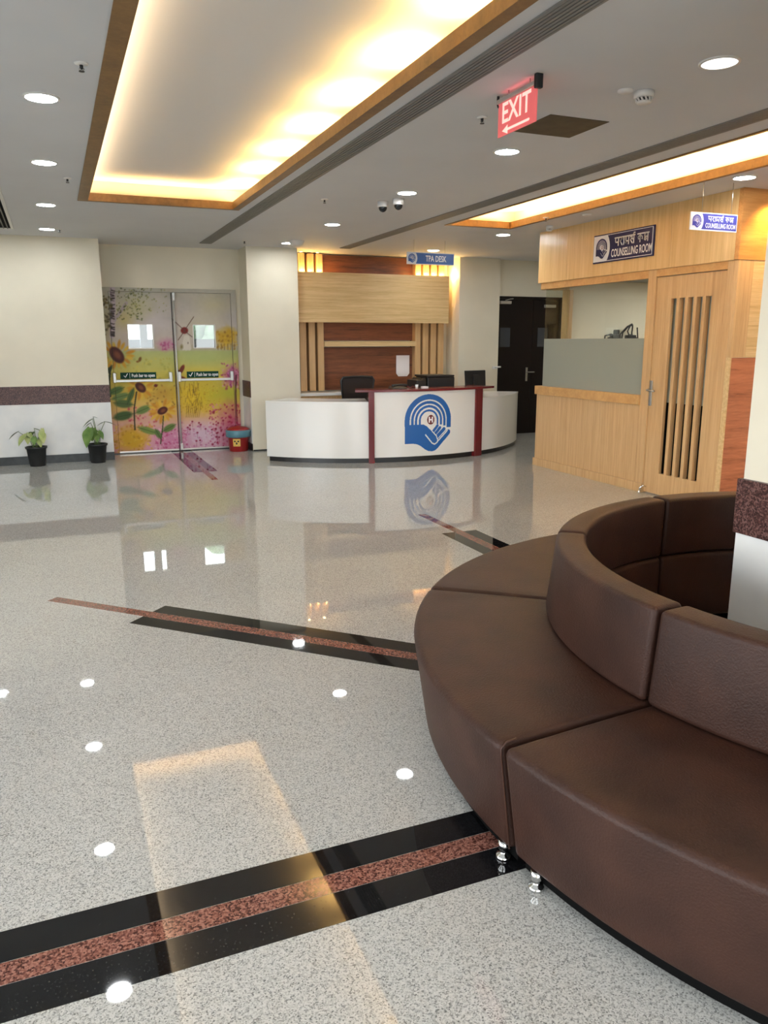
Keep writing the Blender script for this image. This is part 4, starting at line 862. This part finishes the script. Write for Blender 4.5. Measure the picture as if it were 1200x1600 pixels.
for x, y, r, lb in ((3.05, 3.86, .042, 'flat white disc beside the finned smoke detector'), (5.55, 7.55, .05, 'faint white ceiling disc near the long navy sign')):
    tag(MB().lathe([(r, 3.0), (r, 2.992), (r*.6, 2.984), (.002, 2.983)], (x, y, 0), 24, cap=False).build('ceiling_disc', white_pl), lb, 'ceiling disc', 'flat ceiling discs')
# sprinklers
def sprinkler(x, y, label):
    t = thing('sprinkler', (x, y, H), label, 'sprinkler', 'ceiling sprinklers')
    MB().lathe([(.034, 3.0), (.032, 2.994), (.012, 2.990)], (x, y, 0), 20).build('escutcheon', white_pl, t)
    MB().lathe([(.009, 2.991), (.008, 2.976), (.004, 2.97)], (x, y, 0), 10).build('nozzle', black, t)
    for s_ in (-1, 1): MB().tube([(x+.008*s_, y, 2.978), (x+.012*s_, y, 2.972), (x, y, 2.962)], .0025, 6).build('yoke_arm', steel, t)
    MB().lathe([(.014, 2.963), (.014, 2.960)], (x, y, 0), 14).build('deflector', black, t)
for x, y, lb in ((.25, 4.53, 'ceiling sprinkler nearest, beside the wide cove'), (.236, 7.56, 'ceiling sprinkler between second and third lights of the left row'), (.20, 10.92, 'ceiling sprinkler next to the last light of the left row'),
                 (2.565, 11.2, 'ceiling sprinkler at the left corner of the cream pillar'), (2.572, 7.71, 'ceiling sprinkler near the dome cameras'), (2.577, 4.62, 'ceiling sprinkler left of the exit sign'), (5.25, 7.9, 'ceiling sprinkler past the narrow cove, before the oak fascia')): sprinkler(x, y, lb)
# exit sign: red acrylic blade along the room, lettered on the side facing the hall
XE = 2.45
ex = thing('exit_sign', (XE, 4.0, H), 'red EXIT sign with an arrow hanging from the ceiling', 'exit sign')
ya, yc, za, zc = 3.815, 4.20, 2.775, 2.952
box('sign_blade', XE-.004, XE+.004, ya, yc, za, zc, exit_red, ex); box('top_rail', XE-.016, XE+.016, ya-.005, yc+.005, zc-.002, zc+.020, alu, ex, .003)
MB().box(XE-.022, XE+.022, ya-.024, ya+.002, zc-.022, zc+.05).build('end_cap', black, ex, .006); MB().tube([(XE, yc+.012, zc+.045), (XE, yc+.016, zc+.01), (XE, yc+.006, zc-.012), (XE, yc-.004, zc-.016)], .008, 8).build('end_hook', black, ex)
for y in (ya+.07, yc-.10): MB().tube([(XE, y, zc+.018), (XE, y, 3.0)], .003, 6).build('hanger', steel, ex)
fe = lambda u, v: (XE-.0055, (ya+yc)/2-u, (za+zc)/2+.022+v)
text_mesh('lettering', 'EXIT', .148, fe, exit_letter, ex, .98, .003)
strokes('arrow', [[(-.09, -.086), (.13, -.086)]], fe, .014, exit_letter, ex)
MB().add([fe(-.145, -.086), fe(-.085, -.062), fe(-.085, -.110)], [(0, 1, 2)]).build('arrow_head', exit_letter, ex)
l = bpy.data.lights.new('exit_glow', 'AREA'); l.shape = 'RECTANGLE'; l.size = .30; l.size_y = .02; l.energy = .04; l.color = (1, .1, .12)
o = bpy.data.objects.new('exit_glow', l); COL.objects.link(o); o.location = (XE, (ya+yc)/2, 2.976); o.rotation_euler = (PI, 0, PI/2)

# ------------------------------------------------------------------ round sofa, eight leather segments about the pillar
def cushion(prof_fn, a0, a1, R, rin):
    # closed rounded block: profile offset inwards near both ends so that every edge is rounded
    st = []; da = math.degrees(1.0/rin)
    for k in range(6): f = PI/2*k/5; st.append((R*(1-math.sin(f)), R*(1-math.cos(f))))
    seq = [(st[k][1], st[k][0]) for k in range(5, 0, -1)]
    seq = [(R*(1-math.cos(PI/2*k/5)), R*(1-math.sin(PI/2*k/5))) for k in range(0, 6)]     # (offset along, inset)
    n = 22; rings = []
    for along, inset in seq: rings.append((a0+along*da, inset))
    for i in range(1, n): rings.append((a0+R*da+(a1-a0-2*R*da)*i/n, 0))
    for along, inset in reversed(seq): rings.append((a1-along*da, inset))
    vs = []; k = None
    for a, ins in rings:
        t = math.radians(a); P = prof_fn(ins, (a-a0)/(a1-a0)); k = len(P)
        for r, z in P: vs.append((CX+r*math.cos(t), CY+r*math.sin(t), z))
    m = len(rings); fs = [(i*k+j, (i+1)*k+j, (i+1)*k+(j+1) % k, i*k+(j+1) % k) for i in range(m-1) for j in range(k)]
    fs += [tuple(range(k)), tuple((m-1)*k+j for j in reversed(range(k)))]
    return MB().add(vs, fs, 0, True)
def rrect(r0b, r0t, r1b, r1t, z0, z1, R, crown=0.0, sub=6):
    # rounded quadrilateral profile (inner r0, outer r1), optionally leaning, crowned on top
    def fn(ins, f):
        z0_, z1_ = z0+ins, z1-ins; h = z1-z0; out = []
        q = max(R-ins, .004)
        C = [((r1b-ins), z0_, -90, 0), ((r1t-ins), z1_, 0, 90), ((r0t+ins), z1_, 90, 180), ((r0b+ins), z0_, 180, 270)]
        for r, z, s, e in C:
            cr = r-q if s in (-90, 0) else r+q; cz = z+q if s in (-90, 180) else z-q
            for k in range(6): t = math.radians(s+(e-s)*k/5); out.append([cr+q*math.cos(t), cz+q*math.sin(t)])
            if s == 0:   # subdivide the top
                ra, rb = r1t-ins-q, r0t+ins+q
                for k in range(1, sub): g = k/sub; out.append([ra+(rb-ra)*g, z1_+crown*math.sin(PI*g)*math.sin(PI*min(max(f, 0), 1))**.5])
        return out
    return fn
SEAT = rrect(1.30, 1.30, 1.985, 2.035, .066, .452, .026, .010); BACK = rrect(1.30, 1.292, 1.455, 1.425, .456, .785, .022, .004, 4)
seg_labels = ['dark leather segment of the round sofa beyond the pillar, below the oak door', 'leather sofa segment whose back joins the one below the oak door',
              'leather sofa segment bulging farthest left, with its seat over the inlaid diagonal stripe', 'largest nearest leather sofa segment at the lower right corner',
              'leather sofa segment beyond the lower right frame corner', 'leather sofa segment right of the pillar toward the viewer', 'leather sofa segment right of the pillar', 'leather sofa segment behind the pillar, beyond the right frame edge']
for i in range(8):
    a0 = 49.8+45*i; am = math.radians(a0+22.2); a1 = a0+45
    s = thing('sofa_segment', (CX+1.65*math.cos(am), CY+1.65*math.sin(am), 0), seg_labels[i], 'sofa', 'curved brown leather sofa segments')
    seat = cushion(SEAT, a0+.22, a1-.22, .024, 1.7).build('seat', leather, s); back = cushion(BACK, a0+.3, a1-.3, .02, 1.4).build('backrest', leather, s)
    MB().sweep([(1.36, .012), (1.94, .012), (1.94, .08), (1.36, .08)], a0+.6, a1-.6, (CX, CY), 16).build('shadow_base_board', under, s)  # recessed board, black to give the shadow gap under the seat
    for a in (a1-.34,):
        t = math.radians(a); MB().tube([(CX+r*math.cos(t), CY+r*math.sin(t), z) for r, z in ((1.982, .075), (1.998, .2), (2.024, .40), (2.026, .432), (2.008, .450), (1.97, .453))], .003, 6).build('piping', leather_seam, seat)
    for r_ in (1.962, 1.335):
        for a in (a0+2.9, a1-2.0):
            t = math.radians(a); c = (CX+r_*math.cos(t), CY+r_*math.sin(t), 0)
            MB().lathe([(.024, 0), (.026, .004), (.024, .012), (.012, .018), (.011, .028), (.019, .036), (.019, .066)], c, 16).build('leg', chrome, s)
